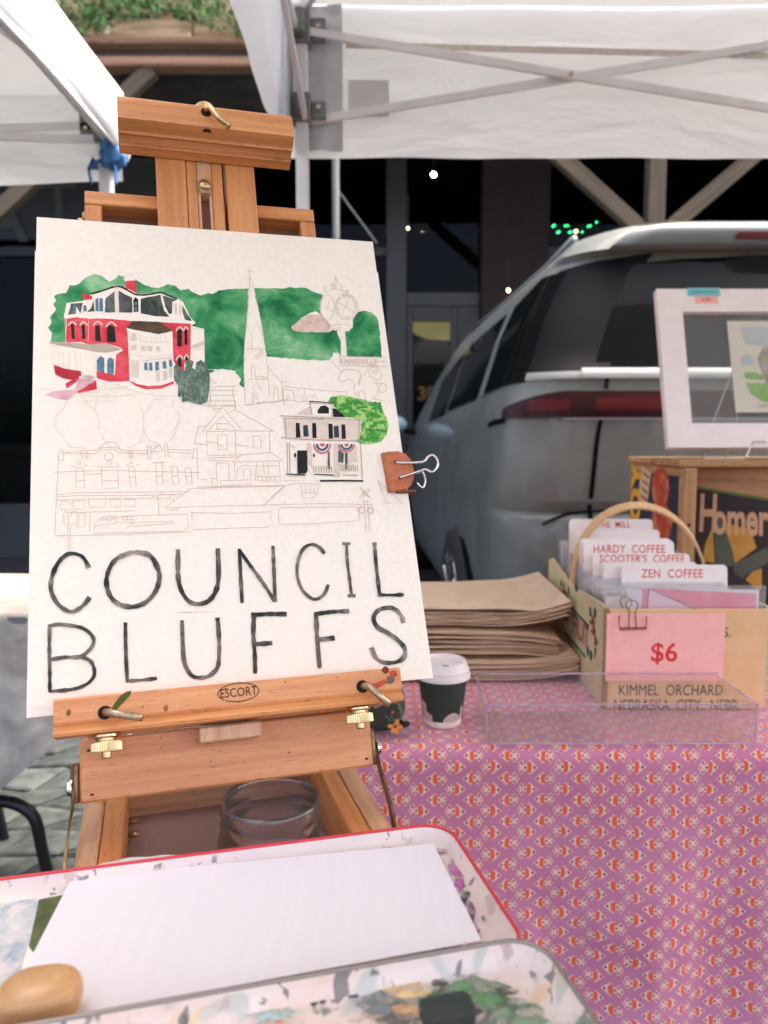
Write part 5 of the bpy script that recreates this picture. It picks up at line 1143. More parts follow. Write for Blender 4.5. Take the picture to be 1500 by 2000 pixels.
def stain(pts, col, z, par, nm='paint_stain', s1=40):
    P = [flat(u, v, z) for u, v in pts]; m = wash('stain_%02x%02x%02x' % col, [srgb(*[max(0, k-36) for k in col]), srgb(*col), srgb(*[min(255, k+34) for k in col])], s1)
    if not m.get('broken'):
        m['broken'] = 1; N, L = m.node_tree.nodes, m.node_tree.links; B = N['Principled BSDF']; tc = N.new('ShaderNodeTexCoord')
        t = N.new('ShaderNodeTexNoise'); t.inputs['Scale'].default_value = 110; t.inputs['Detail'].default_value = 4; L.new(tc.outputs['Object'], t.inputs['Vector'])
        r = N.new('ShaderNodeMapRange'); r.inputs[1].default_value = .34; r.inputs[2].default_value = .58; r.inputs[3].default_value = .08; r.inputs[4].default_value = .95; L.new(t.outputs[0], r.inputs[0]); L.new(r.outputs[0], B.inputs['Alpha'])
        B.inputs['Roughness'].default_value = .35; B.inputs['Specular IOR Level'].default_value = .5
    obj(nm, (P, [list(range(len(P)))]), m, par)
random.seed(8)
# white paper in the first tin
zp = .8446
Pq = [flat(140, 1716, zp), flat(846, 1648, zp), flat(940, 1838, zp), flat(-10, 2010, zp-.001)]
def papf(u, v):
    a = Pq[0].lerp(Pq[1], u); b = Pq[3].lerp(Pq[2], u); p = a.lerp(b, v); p.z += .0009*noise.noise(V((u*3, v*2, 1))); p += ay1_*(.0010*noise.noise(V((u*24, v*0, 5))) if v == 0 else 0); return p
sc = obj('scrap_paper', shell(grid(papf, 60, 14), .0004), pm('scrap_paper', srgb(226, 219, 218), srgb(229, 222, 221), 3, rough=.85, stretch=(60, 3, 1)), smooth=False); tag(sc, 'plain white scrap sheet lying in the red rimmed tin', 'paper')
zs = .8402
def wallstain(u, v, rx, ry, col, z=None):
    zz_ = z if z else .8415+random.uniform(0, .0003); stain(rough_poly(u, v, rx, ry, 12, .35), col, zz_, pal1)
for (u, v, rx, ry, col) in ((885, 1690, 9, 16, (196, 120, 180)), (897, 1720, 10, 22, (186, 96, 160)), (905, 1755, 8, 10, (70, 66, 70)), (918, 1790, 11, 26, (128, 66, 104)), (926, 1815, 14, 8, (190, 60, 140)), (912, 1744, 7, 5, (60, 80, 70)), (944, 1792, 4, 5, (120, 120, 130)), (860, 1660, 12, 4, (200, 170, 190)), (640, 1664, 5, 2.4, (70, 90, 60)), (470, 1683, 4, 2, (90, 60, 60)), (523, 1675, 5, 2, (170, 80, 60)), (260, 1699, 9, 3.5, (80, 90, 60)), (80, 1740, 9, 3, (130, 150, 190)), (125, 1735, 6, 3, (150, 150, 180)), (420, 1690, 4, 2, (120, 70, 60)), (600, 1668, 3, 1.5, (150, 80, 60)), (740, 1655, 26, 2.5, (206, 160, 190))):
    wallstain(u, v, rx, ry, col)
# painted booklet at the left of the tin
BKLT = wash('booklet_photo', [srgb(60, 70, 44), srgb(92, 102, 66), srgb(128, 132, 92)], 30); MARB = wash('booklet_marble', [srgb(150, 168, 178), srgb(196, 198, 196), srgb(224, 214, 206)], 55, lo=.35, hi=.6)
bq = lambda u, v, z=.8438: flat(u, v, z)
bk = obj('booklet', shell(([bq(-60, 1775), bq(128, 1744), bq(40, 1990), bq(-120, 2020)], [[3, 2, 1, 0]]), .0012), MARB); tag(bk, 'small booklet with a green photo and marbled edge under the scrap sheet', 'booklet')
obj('photo', ([bq(76, 1757, .8441), bq(131, 1746, .8441), bq(84, 1880, .8441), bq(56, 1850, .8441)], [[3, 2, 1, 0]]), BKLT, bk)
obj('white_stripe', ([bq(55, 1845, .8441), bq(74, 1872, .8441), bq(70, 1905, .8441), bq(36, 1915, .8441)], [[3, 2, 1, 0]]), PAPER, bk)
dn = (bq(88, 1880)-bq(118, 1800)).normalized(); dn.z = 0
for k, s in enumerate('TSAVE'):
    p = bq(112-6.2*k, 1803+20*k, .84432); obj('cover_letter', text(s, .0072, p, -dn*-1, Z3.cross(dn), sx=1.0, bold=.0002), pm('cover_white', srgb(232, 224, 214), rough=.7), bk)
# napkin behind the tin
nap = obj('paper_towel', shell(grid(lambda u, v: flat(120+u*340, 1712-u*28-(26*sin(u*pi)**.8+4*noise.noise(V((u*9, 0, 0))))*v, .8395+.0014*v*sin(u*3.1)), 40, 3), .0008), pm('towel_white', srgb(226, 216, 208), srgb(234, 226, 220), 300, rough=.95, bump=.0004, bscale=700)); tag(nap, 'folded white paper towel tucked behind the red rimmed tin', 'paper towel')
# smooth wooden piece lying on the paper
PEB = wood('pebble_wood', srgb(196, 146, 92), srgb(214, 168, 114), srgb(176, 124, 76), rough=.35, gs=1.2, coat=.3)
pc_ = flat(76, 1950, .856)
def pebf(u, v):
    a, b = u*2*pi, v*pi; s_, c_ = sin(b), cos(b); k = .0185
    x = abs(cos(a))**.75*(1 if cos(a) > 0 else -1)*s_**.8; y = abs(sin(a))**.75*(1 if sin(a) > 0 else -1)*s_**.8; z = abs(c_)**.8*(1 if c_ > 0 else -1)
    return pc_+ax1_*x*k*.98+ay1_*(y*k*.78-.0*z)+Z3*z*.0105
gp = grid(pebf, 40, 20, lambda u, v: (u*.06, v*.05)); pb_ = obj('wooden_pebble', gp, PEB, smooth=True); tag(pb_, 'smooth rounded wooden pebble lying on the white scrap sheet', 'wood piece')

# paints in the second tin
zq = .8546
def wells():
    P = []
    for k in range(5):
        a = -.01+k*.058; p0 = o2+ax2_*(.012+k*.056)+ay2_*.016+Z3*.8545
        P.append(box(p0, ax2_, ay2_, Z3, .003, .075, .005, .001))
    P.append(box(o2+ax2_*.010+ay2_*.093+Z3*.8545, ax2_, ay2_, Z3, .27, .003, .004, .001))
    return join(*P)
obj('well_divider', wells(), ENAM, t2)
random.seed(15)
for (u, v, rx, ry, col) in ((905, 1880, 30, 34, (206, 176, 176)), (930, 1940, 60, 30, (86, 130, 84)), (880, 1965, 56, 36, (66, 74, 58)), (836, 1962, 26, 30, (84, 130, 84)), (990, 1935, 26, 9, (60, 72, 60)), (965, 1925, 22, 8, (118, 128, 108)), (1020, 1985, 50, 26, (120, 146, 114)), (1000, 1962, 40, 12, (74, 92, 70)), (800, 1905, 34, 18, (214, 164, 96)), (755, 1915, 24, 10, (222, 160, 110)), (795, 1935, 44, 16, (222, 190, 130)), (795, 1972, 30, 12, (220, 168, 112)), (745, 1962, 42, 24, (112, 118, 118)), (718, 1990, 34, 16, (214, 190, 174)), (690, 1902, 26, 14, (76, 88, 68)), (688, 1935, 14, 14, (60, 66, 92)), (612, 1952, 10, 12, (56, 64, 58)), (630, 1955, 7, 7, (64, 74, 84)), (520, 1975, 60, 16, (166, 196, 186)), (300, 1990, 60, 10, (84, 92, 62)), (640, 1918, 5, 5, (160, 150, 140)), (546, 1996, 6, 4, (206, 90, 90)), (860, 1918, 16, 10, (70, 70, 60)), (940, 1873, 16, 4, (150, 130, 126)), (780, 1990, 40, 14, (90, 92, 80)), (1040, 1900, 6, 12, (140, 140, 134)), (450, 1962, 40, 10, (210, 200, 190)), (380, 1975, 46, 12, (90, 104, 76))):
    stain(rough_poly(u, v, rx, ry, 18, .3), col, zq+.004+random.uniform(0, .0006), t2, s1=60)
DGP = pm('dark_pan', srgb(40, 48, 42), srgb(54, 62, 54), 50, rough=.4)
obj('paint_pan', prism(rrect(.022, .014, .003, 4), flat(826, 2000, .859)-ay2_*.006, ax2_, ay2_, Z3, .005), DGP, t2)
# ================================================================ PAINTING
bs = obj('paper_sheet', box(E(.0006, -.0330, -.0022), r1, r2, en, PW-.001, .381, .0007), PAPER); tag(bs, 'blank cream watercolour sheet behind the painting, showing above it', 'paper')
ps = obj('painting', box(E(0, 0, -.0012), r1, r2, en, PW, PH, .0012, .0001), PAPER); tag(ps, 'unfinished watercolour lettered Council Bluffs clipped on the easel', 'painting')
LAY = [0]
def Zr(ox, oy, s): return lambda p: (ox+p[0]/s, oy+p[1]/s)
Z1, Z2, Z3_, Z4, Z5, Z6 = Zr(80, 520, 4.2857), Zr(400, 510, 3.9474), Zr(530, 760, 4.2857), Zr(90, 770, 3.1915), Zr(80, 1040, 3.75), Zr(440, 1040, 3.5714)
def P2(uv, c): a, b = pe(uv[0], uv[1], 0); a = min(max(a, .0004), PW-.0004); b = min(max(b, .0004), PH-.0004); return E(a, b, c)
def lay(k): return .00012+k*.00007
def dens(pts, z, mx=7, wob=.8, seed=0):
    """subdivide an outline and give it a hand-painted edge (photo pixels)"""
    q = [V(z(p)) for p in pts]; out = []
    for i, a in enumerate(q):
        b = q[(i+1) % len(q)]; n = max(1, int((b-a).length/mx)); t = b-a; s = V((-t.y, t.x)); s = s.normalized() if s.length else s
        for k in range(n):
            p = a+t*(k/n); w = wob*noise.noise(V((p.x*.13, p.y*.13, seed)))*1.6; out.append(p+s*w)
    return out
def paint(nm, z, polys, m, k, wob=.8, mx=7, par=ps):
    for i, pl in enumerate(polys):
        q = [P2(p, lay(k)+i*.000004) for p in dens(pl, z, mx, wob, i)]
        o = obj(nm, (q, [list(range(len(q)))]), m, par, org=T0)
        if o.data.polygons[0].normal.dot(en) < 0: o.data.flip_normals()
def stroke(nm, z, lines, w, m, k, par=ps, smooth=0, closed=False, wob=.12, taper=False):
    vs_, fs = [], []
    for i, ln in enumerate(lines):
        pts = [z(p) for p in ln]
        if smooth: pts = [(p.x, p.y) for p in smooth_pts(pts, smooth)]
        ww = w if not isinstance(w, list) else w[i]
        if isinstance(ww, (list, tuple)):
            ws = [ww[0]+(ww[1]-ww[0])*j/(len(pts)-1) for j in range(len(pts))]
        else: ws = [ww]*len(pts)
        L_, R_ = ribbon(pts, ws, wob); b = len(vs_); c = lay(k)+i*.000003
        vs_ += [P2(p, c) for p in L_]+[P2(p, c) for p in R_]; n = len(pts)
        fs += [[b+j, b+j+1, b+n+j+1, b+n+j] for j in range(n-1)]
    return obj(nm, (vs_, fs), m, par, org=T0)
def ell(cx, cy, rx, ry, n=20, a0=0, a1=2*pi): return [(cx+rx*cos(a0+(a1-a0)*k/n), cy+ry*sin(a0+(a1-a0)*k/n)) for k in range(n+1)]
GREEN = wash('green_wash', [srgb(34, 106, 62), srgb(58, 138, 84), srgb(100, 168, 108), srgb(156, 200, 150)], 34, lo=.32, hi=.66)
LGREEN = wash('leaf_wash', [srgb(56, 140, 52), srgb(92, 166, 72), srgb(160, 202, 106), srgb(184, 214, 130)], 150, lo=.38, hi=.62)
RED = wash('red_wash', [srgb(204, 50, 60), srgb(226, 74, 82), srgb(236, 112, 112)], 60); DRED = wash('dark_red_wash', [srgb(170, 44, 56), srgb(196, 66, 74)], 60); ROSEW = wash('rose_wash', [srgb(206, 140, 146), srgb(224, 172, 174), srgb(236, 200, 196)], 50)
SLATE = wash('slate_wash', [srgb(52, 56, 50), srgb(84, 88, 80), srgb(124, 126, 114)], 60); BLACKW = wash('black_wash', [srgb(28, 30, 28), srgb(52, 54, 50)], 80); BROWNW = wash('brown_wash', [srgb(78, 60, 44), srgb(112, 90, 70)], 70); TAUPE = wash('taupe_wash', [srgb(178, 158, 136), srgb(206, 186, 164)], 50); LTGREY = wash('pale_grey_wash', [srgb(220, 198, 176), srgb(236, 216, 196)], 50); BLUEW = wash('blue_wash', [srgb(74, 104, 122), srgb(120, 148, 162)], 120); BEIGE = wash('beige_wash', [srgb(204, 168, 142), srgb(222, 192, 168), srgb(234, 212, 194)], 160); STAT = wash('bronze_wash', [srgb(66, 80, 68), srgb(106, 124, 106), srgb(150, 164, 144)], 140); INKW = wash('lettering_wash', [srgb(40, 44, 40), srgb(66, 66, 60), srgb(118, 110, 98), srgb(168, 150, 134)], 48, lo=.34, hi=.66); PENC = pm('pencil_line', srgb(226, 202, 186), rough=.9); PENC2 = pm('pencil_line_dark', srgb(212, 184, 168), rough=.9)
REDL = wash('bunting_red', [srgb(206, 70, 82), srgb(226, 110, 116)], 100); BLUL = wash('bunting_blue', [srgb(48, 78, 104), srgb(84, 116, 136)], 100)
I = lambda p: p
z2to1 = lambda pts: [((Z2(p)[0]-80)*4.2857, (Z2(p)[1]-520)*4.2857) for p in pts]
# trees
paint('tree_wash', Z1, [[(80, 635), (95, 560), (60, 515), (75, 490), (92, 470), (75, 430), (100, 395), (130, 360), (105, 320), (125, 290), (110, 250), (150, 225), (210, 228), (240, 160), (310, 155), (350, 115), (400, 85), (450, 60), (500, 75), (540, 105), (570, 130), (620, 108), (650, 75), (690, 88), (710, 115), (790, 105), (830, 135), (880, 165), (980, 185), (1060, 150), (1130, 170), (1170, 205), (1235, 190), (1290, 230), (1340, 245), (1400, 220)]+z2to1([(60, 250), (120, 225), (230, 215), (335, 212), (330, 350), (318, 500), (305, 640), (300, 800), (302, 980), (265, 950), (280, 910), (235, 860), (240, 845), (150, 835), (20, 835)])+[(1365, 800), (1365, 530), (1260, 500), (1000, 400), (400, 400), (215, 440), (200, 640)]], GREEN, 0, 1.3, 4)
paint('tree_wash', Z2, [[(378, 208), (450, 210), (560, 208), (600, 215), (655, 200), (700, 208), (780, 205), (830, 235), (870, 245), (908, 262), (890, 310), (888, 370), (890, 410), (850, 385), (810, 400), (740, 445), (700, 485), (665, 510), (690, 540), (760, 548), (830, 550), (960, 548), (985, 535), (1020, 535), (1030, 580), (1050, 620), (1050, 730), (1030, 705), (990, 705), (985, 735), (960, 765), (800, 762), (640, 750), (480, 735), (462, 640), (445, 520), (420, 400), (395, 300)], [(1140, 450), (1190, 388), (1240, 382), (1300, 405), (1335, 450), (1350, 560), (1365, 740), (1250, 738), (1095, 735), (1088, 640), (1080, 545), (1115, 540), (1140, 500)]], GREEN, 0, 1.1, 4)
paint('hill_wash', Z2, [[(665, 510), (700, 485), (740, 445), (800, 415), (880, 410), (892, 405), (920, 440), (965, 490), (960, 548), (760, 545), (690, 540)]], BEIGE, 1, 1.0, 4)
# red house
paint('house_ground', Z1, [[(190, 430), (215, 310), (350, 292), (420, 235), (640, 163), (705, 180), (705, 125), (690, 110), (720, 85), (780, 85), (795, 118), (800, 235), (1000, 218), (1140, 270), (1190, 300), (1250, 430), (1297, 475), (1257, 500), (1366, 525), (1370, 800), (1240, 960), (1110, 990), (870, 1010), (740, 960), (300, 960), (105, 900), (100, 665), (55, 650), (205, 640), (210, 440)]], PAPER, 2, .3)
paint('brick_wall_wash', Z1, [[(215, 440), (300, 430), (400, 440), (560, 440), (660, 450), (765, 460), (715, 520), (725, 560), (735, 740), (740, 960), (660, 965), (560, 965), (470, 940), (465, 880), (620, 912), (630, 740), (690, 705), (660, 680), (560, 650), (400, 655), (330, 635), (210, 640)], [(1000, 470), (1100, 475), (1255, 485), (1255, 720), (1250, 790), (1200, 800), (1200, 870), (1180, 880), (1130, 830), (1108, 790), (1100, 545), (1040, 500)], [(705, 127), (795, 120), (800, 230), (740, 195), (708, 190)], [(345, 240), (380, 232), (430, 255), (425, 280), (360, 285)], [(740, 955), (800, 985), (900, 1005), (1000, 1000), (1110, 965), (1110, 985), (1000, 1025), (880, 1030), (790, 1000)], [(205, 985), (320, 925), (320, 950), (215, 1025)], [(300, 1055), (460, 955), (470, 1030), (310, 1062)]], RED, 3, .5)
paint('porch_base_wash', Z1, [[(105, 825), (200, 860), (335, 880), (340, 915), (270, 955), (190, 940), (120, 905)]], DRED, 3, .5)
paint('path_wash', Z1, [[(35, 1075), (100, 1045), (280, 1030), (340, 905), (465, 925), (450, 960), (300, 1050), (215, 1120), (120, 1100)]], ROSEW, 2, .8)
paint('slate_roof_wash', Z1, [[(540, 270), (615, 210), (620, 390), (535, 390)], [(650, 205), (700, 235), (760, 265), (765, 390), (655, 390)], [(835, 275), (1000, 240), (1010, 300), (1030, 370), (1075, 425), (960, 420), (835, 395)], [(1018, 245), (1140, 282), (1100, 300), (1095, 400), (1070, 400), (1040, 340)], [(1180, 330), (1240, 420), (1265, 460), (1205, 450), (1190, 400)], [(225, 410), (245, 350), (250, 315), (350, 308), (330, 400), (300, 340), (268, 400)], [(385, 385), (420, 350), (440, 290), (450, 380)]], SLATE, 3, .6)
stroke('roof_edge', Z1, [[(420, 235), (520, 205), (640, 170), (720, 200), (800, 240), (900, 238), (1000, 222), (1060, 245), (1140, 275)]], 3.2, BLACKW, 4, smooth=3)
paint('dark_window', Z1, [[(250, 490), (275, 485), (285, 605), (260, 615)], [(340, 495), (365, 490), (372, 605), (345, 615)], [(455, 500), (490, 495), (503, 630), (455, 630)], [(555, 510), (580, 495), (615, 510), (630, 640), (550, 635)], [(1140, 530), (1180, 530), (1180, 675), (1140, 670)], [(1200, 530), (1225, 530), (1228, 660), (1203, 660)], [(1140, 765), (1175, 765), (1178, 850), (1145, 830)], [(1205, 755), (1230, 755), (1230, 790), (1205, 790)], [(772, 290), (790, 262), (814, 280), (817, 382), (776, 386)]], BLACKW, 4, .4)
stroke('window_hood', Z1, [[(228, 498), (262, 466), (297, 494)], [(328, 498), (352, 468), (392, 496)], [(435, 498), (475, 466), (515, 494)], [(545, 510), (585, 470), (635, 505)], [(1132, 545), (1160, 510), (1190, 540)], [(1195, 540), (1212, 510), (1234, 535)], [(1130, 790), (1160, 748), (1186, 780)], [(1198, 785), (1216, 742), (1236, 770)]], 2.8, LTGREY, 5, smooth=3)
paint('blue_window', Z1, [[(468, 790), (495, 755), (530, 770), (530, 895), (470, 880)], [(555, 785), (580, 765), (612, 785), (610, 905), (555, 905)], [(865, 810), (890, 805), (895, 875), (865, 870)], [(905, 810), (930, 810), (935, 875), (905, 875)], [(955, 805), (985, 800), (990, 870), (958, 880)], [(1018, 800), (1045, 795), (1055, 860), (1020, 860)], [(1070, 785), (1095, 780), (1100, 840), (1075, 850)], [(455, 280), (480, 265), (485, 380), (458, 378)], [(490, 270), (518, 270), (520, 380), (490, 380)], [(270, 340), (295, 335), (295, 400), (270, 405)], [(355, 332), (380, 330), (384, 378), (355, 382)], [(780, 300), (806, 300), (806, 330), (780, 330)], [(782, 342), (806, 342), (806, 376), (782, 378)]], BLUEW, 5, .3)
paint('porch_roof_wash', Z1, [[(60, 640), (200, 635), (400, 655), (545, 645), (680, 700), (545, 725), (460, 720), (400, 705), (120, 660)]], TAUPE, 4, .4)
paint('bay_roof_wash', Z1, [[(765, 460), (1000, 468), (1105, 545), (985, 570), (870, 550), (715, 520)]], BROWNW, 4, .4)
paint('grey_wash', Z1, [[(755, 790), (820, 790), (820, 930), (780, 940), (755, 920)], [(1020, 880), (1055, 870), (1060, 945), (1025, 960)], [(1068, 860), (1100, 852), (1100, 930), (1075, 940)], [(755, 560), (800, 560), (800, 625), (755, 625)], [(755, 660), (800, 660), (800, 705), (755, 705)], [(835, 670), (880, 670), (880, 710), (835, 710)], [(890, 670), (935, 672), (930, 715), (890, 710)], [(960, 675), (1000, 672), (1000, 715), (965, 715)], [(1265, 660), (1365, 625), (1365, 660), (1270, 695)], [(1115, 315), (1135, 312), (1140, 400), (1120, 405)], [(1155, 320), (1170, 330), (1175, 405), (1158, 400)], [(960, 880), (995, 880), (995, 965), (965, 965)], [(845, 790), (1100, 760), (1100, 772), (845, 800)]], LTGREY, 4, .4)
stroke('house_pencil', Z1, [[(100, 660), (105, 830), (335, 880), (330, 730), (460, 740), (465, 930)], [(150, 715), (155, 835)], [(185, 720), (190, 845)], [(230, 725), (240, 850)], [(290, 728), (300, 865)], [(740, 540), (745, 945)], [(745, 740), (900, 770), (1100, 740)], [(735, 600), (900, 640), (1095, 640)], [(835, 580), (835, 660)], [(880, 580), (882, 650)], [(920, 585), (922, 650)], [(960, 585), (962, 650)], [(1000, 583), (1002, 650)], [(1040, 580), (1042, 645)], [(1260, 525), (1365, 530), (1370, 790)], [(1265, 710), (1365, 680)], [(540, 975), (545, 1030), (610, 1025)], [(610, 985), (660, 1000), (670, 970)], [(670, 1005), (740, 1010), (745, 980)], [(0, 1030), (80, 1035)], [(470, 1060), (540, 1030), (700, 1020), (830, 1060), (960, 1085), (1120, 1090)], [(215, 1130), (290, 1065), (480, 1060)], [(490, 1040), (510, 1005), (540, 1000)], [(700, 85), (780, 70), (775, 100)], [(210, 640), (200, 440)], [(400, 440), (395, 640)], [(620, 165), (625, 390)], [(640, 165), (642, 390)]], .95, PENC, 6)
# statue
paint('statue_wash', Z1, [[(1110, 850), (1130, 820), (1170, 860), (1200, 880), (1215, 830), (1200, 800), (1240, 785), (1280, 800), (1265, 850), (1290, 870), (1300, 810), (1340, 785), (1390, 830), (1400, 870), (1450, 870), (1445, 885), (1410, 895), (1415, 960), (1410, 1040), (1390, 1140), (1340, 1160), (1290, 1150), (1230, 1130), (1180, 1140), (1180, 1060), (1165, 1100), (1145, 1090), (1150, 1000), (1115, 960)]], STAT, 7, .5, 5)
stroke('statue_line', Z1, [[(1130, 860), (1150, 900), (1165, 960)], [(1200, 930), (1270, 900), (1400, 885)], [(1210, 940), (1300, 950), (1340, 920)], [(1220, 970), (1330, 965)], [(1200, 990), (1195, 1060), (1185, 1120)], [(1230, 1010), (1240, 1120)], [(1270, 1010), (1285, 1130)], [(1310, 1010), (1330, 1130)], [(1360, 960), (1370, 1060), (1360, 1130)], [(1310, 830), (1350, 820), (1380, 860)], [(1215, 840), (1240, 860), (1245, 880)]], 1.3, SLATE, 8, smooth=3)
# pencil church, clock and squirrel
stroke('church_pencil', Z2, [[(340, 55), (347, 140)], [(325, 85), (370, 82)], ell(347, 145, 9, 7, 10), [(347, 155), (335, 350), (320, 500), (305, 640), (300, 820), (310, 1100)], [(365, 155), (400, 310), (440, 500), (470, 700), (485, 870), (497, 1050)], [(320, 490), (358, 580), (395, 465), (445, 575)], [(360, 580), (365, 680)], [(305, 678), (460, 680)], [(393, 750), (393, 720), (412, 720), (412, 752), (393, 750)], [(425, 740), (425, 690), (442, 690), (442, 740)], [(358, 905), (358, 820), (370, 785), (385, 830), (390, 905)], [(340, 912), (485, 912)], [(395, 915), (395, 892), (480, 900)], [(480, 810), (575, 925), (592, 925), (600, 1080)], [(590, 925), (612, 1115)], [(600, 965), (850, 995), (1088, 1010), (1090, 1060)], [(530, 1060), (532, 980), (545, 965), (560, 1000), (570, 1070)], [(362, 1100), (365, 1030), (385, 1000), (405, 1030), (408, 1100)], [(375, 1090), (382, 1020), (395, 1060)], [(365, 990), (400, 930), (430, 1000)], [(600, 995), (680, 1000), (690, 1070)], [(632, 1070), (640, 1025), (658, 1070)], [(740, 1080), (752, 1030), (765, 1080)], [(765, 1000), (785, 1080)], [(820, 1050), (850, 1040), (860, 1060)], [(300, 1110), (380, 1105), (450, 1085), (540, 1095), (600, 1075), (690, 1075), (720, 1090), (790, 1080)], [(45, 910), (85, 950)], [(30, 1130), (50, 1000), (90, 968), (260, 965)], [(60, 1000), (255, 1002)], [(55, 1035), (230, 1037)], [(30, 1080), (240, 1080)], [(0, 1115), (240, 1120)], [(220, 970), (215, 1020), (240, 1140)], [(600, 1000), (606, 1080)], [(590, 935), (630, 938)]], 1.0, PENC2, 6)
clk = [[(1008, 120), (995, 180), (960, 190), (985, 205)], [(1008, 120), (1025, 180), (1055, 180), (1045, 220)], [(915, 240), (1000, 215), (1100, 240)], ell(945, 360, 52, 100), ell(1090, 355, 86, 100), ell(1088, 355, 72, 86), [(935, 385), (960, 310)], [(940, 350), (990, 395)], [(1045, 330), (1145, 390)], [(1065, 390), (1110, 300)], [(915, 450), (960, 500), (970, 520), (1030, 535)], [(960, 500), (1050, 488), (1130, 500)], [(1140, 440), (1140, 510), (1110, 540)], [(1048, 590), (1078, 590)], [(1048, 590), (1048, 730)], [(1080, 540), (1095, 735)], ell(1034, 522, 8, 12, 10), ell(925, 213, 8, 9, 8), ell(1100, 235, 7, 12, 8), ell(997, 198, 12, 14, 10), [(1085, 425), (1090, 450)], [(1098, 425), (1104, 448)], [(1018, 370), (1045, 375)], [(1030, 290), (1048, 305)], [(1068, 260), (1074, 285)], [(1085, 258), (1090, 284)], [(1018, 320), (1035, 335)], [(1020, 465), (1022, 490)]]
paint('clock_ground', Z2, [ell(945, 360, 52, 100, 24)[:-1], [(920, 440), (975, 500), (980, 530), (1030, 540), (1050, 590), (1050, 735), (1094, 735), (1080, 540), (1112, 535), (1142, 505), (1142, 430), (1090, 380)]], PAPER, 3, .1)
stroke('clock_pencil', Z2, clk, 1.0, PENC2, 6)
stroke('street_sign_pencil', Z2, [[(1040, 735), (1045, 805), (1395, 815), (1390, 745), (1040, 735)], [(975, 770), (1060, 865)]], 1.0, PENC2, 6)
tp = P2(Z2((1182, 778)), lay(6)); obj('street_name', text('KANESVILLE', .0076, tp, r1, -r2, sx=.80), PENC2, ps)
tp = P2(Z2((1357, 778)), lay(6)); obj('street_name', text('BLVD', .0036, tp, r1, -r2, sx=1.2), PENC2, ps)
stroke('squirrel_pencil', Z2, [[(1045, 860), (1030, 920), (1070, 930), (1110, 910), (1150, 940), (1150, 1000), (1165, 1050)], [(1045, 860), (1100, 835), (1170, 845), (1200, 880), (1180, 950)], [(1265, 850), (1300, 815), (1345, 840), (1365, 890), (1340, 915), (1290, 905), (1265, 880), (1265, 850)], [(1270, 815), (1285, 800), (1300, 815), (1325, 820)], ell(1310, 855, 18, 12, 12), [(1260, 830), (1210, 900), (1185, 960)], [(1300, 930), (1330, 960), (1330, 1020), (1290, 1060)], [(1180, 1050), (1200, 1000), (1230, 1010), (1235, 1060), (1265, 1100)], ell(1370, 980, 30, 35, 16), [(1280, 1060), (1385, 1080)], [(1320, 930), (1350, 945)], [(1170, 1010), (1190, 1060)]], 1.0, PENC2, 6, smooth=3)
# grey house and light tree
paint('light_tree_wash', Z3_, [[(470, 110), (500, 65), (560, 55), (650, 60), (730, 80), (800, 95), (870, 120), (920, 170), (960, 230), (980, 300), (965, 380), (920, 440), (850, 460), (770, 465), (770, 440), (740, 420), (740, 380), (760, 260), (600, 230), (540, 160)]], LGREEN, 1, 1.0, 4)
MG = wash('mid_leaf_wash', [srgb(52, 138, 52), srgb(90, 168, 80)], 90)
random.seed(77)
cl = []
while len(cl) < 60:
    x, y = random.uniform(540, 960), random.uniform(110, 450)
    if (x-760)**2/220**2+(y-270)**2/190**2 > 1 or (x < 745 and y > 215): continue
    cl.append(rough_poly(x, y, random.uniform(12, 34), random.uniform(8, 20), 9, .4))
paint('leaf_dab', Z3_, cl+[[(480, 100), (505, 70), (550, 70), (545, 110), (510, 115)]], MG, 2, .6, 4)
paint('house_wall_wash', Z3_, [[(100, 240), (750, 262), (737, 425), (120, 420)], [(205, 208), (330, 140), (335, 218)], [(300, 455), (332, 455), (345, 680), (300, 600)], [(520, 455), (555, 455), (575, 740), (525, 740)], [(640, 520), (715, 470), (720, 620), (640, 620)], [(150, 455), (205, 490), (180, 500)]], LTGREY, 3, .4)
paint('house_white', Z3_, [[(320, 110), (520, 125), (515, 235), (335, 220)]], PAPER, 4, .2)
stroke('house_shadow', Z3_, [[(70, 225), (250, 232), (750, 262)], [(80, 405), (300, 425), (770, 438)], [(112, 240), (125, 410)], [(320, 112), (340, 215)], [(505, 130), (508, 232)], [(130, 445), (135, 710)], [(150, 445), (155, 710)], [(745, 455), (760, 750)], [(575, 470), (578, 600)], [(735, 265), (730, 420)], [(100, 245), (440, 252)], [(320, 118), (515, 130)], [(590, 720), (720, 722)]], 2.0, TAUPE, 5)
paint('dark_window', Z3_, [[(385, 180), (410, 145), (450, 138), (480, 160), (480, 208), (385, 205)], [(512, 165), (540, 165), (620, 235), (515, 235)], [(203, 285), (235, 285), (243, 408), (205, 408)], [(340, 288), (372, 285), (378, 410), (343, 412)], [(477, 292), (510, 292), (517, 415), (480, 418)], [(585, 298), (617, 298), (622, 418), (587, 418)], [(215, 515), (298, 515), (303, 680), (285, 710), (218, 712)], ell(198, 555, 8, 20, 10)[:-1], ell(355, 557, 8, 17, 10)[:-1]], BLACKW, 6, .4)
paint('blue_window', Z3_, [[(265, 305), (303, 302), (312, 400), (268, 400)], [(520, 310), (560, 308), (567, 408), (525, 408)]], wash('dark_blue_wash', [srgb(44, 52, 54), srgb(76, 88, 92)], 100), 6, .4)
paint('porch_shadow', Z3_, [[(470, 525), (488, 525), (490, 670), (470, 672)], [(615, 535), (635, 535), (637, 670), (615, 675)], [(560, 510), (605, 540), (600, 620), (560, 610)]], SLATE, 6, .4)
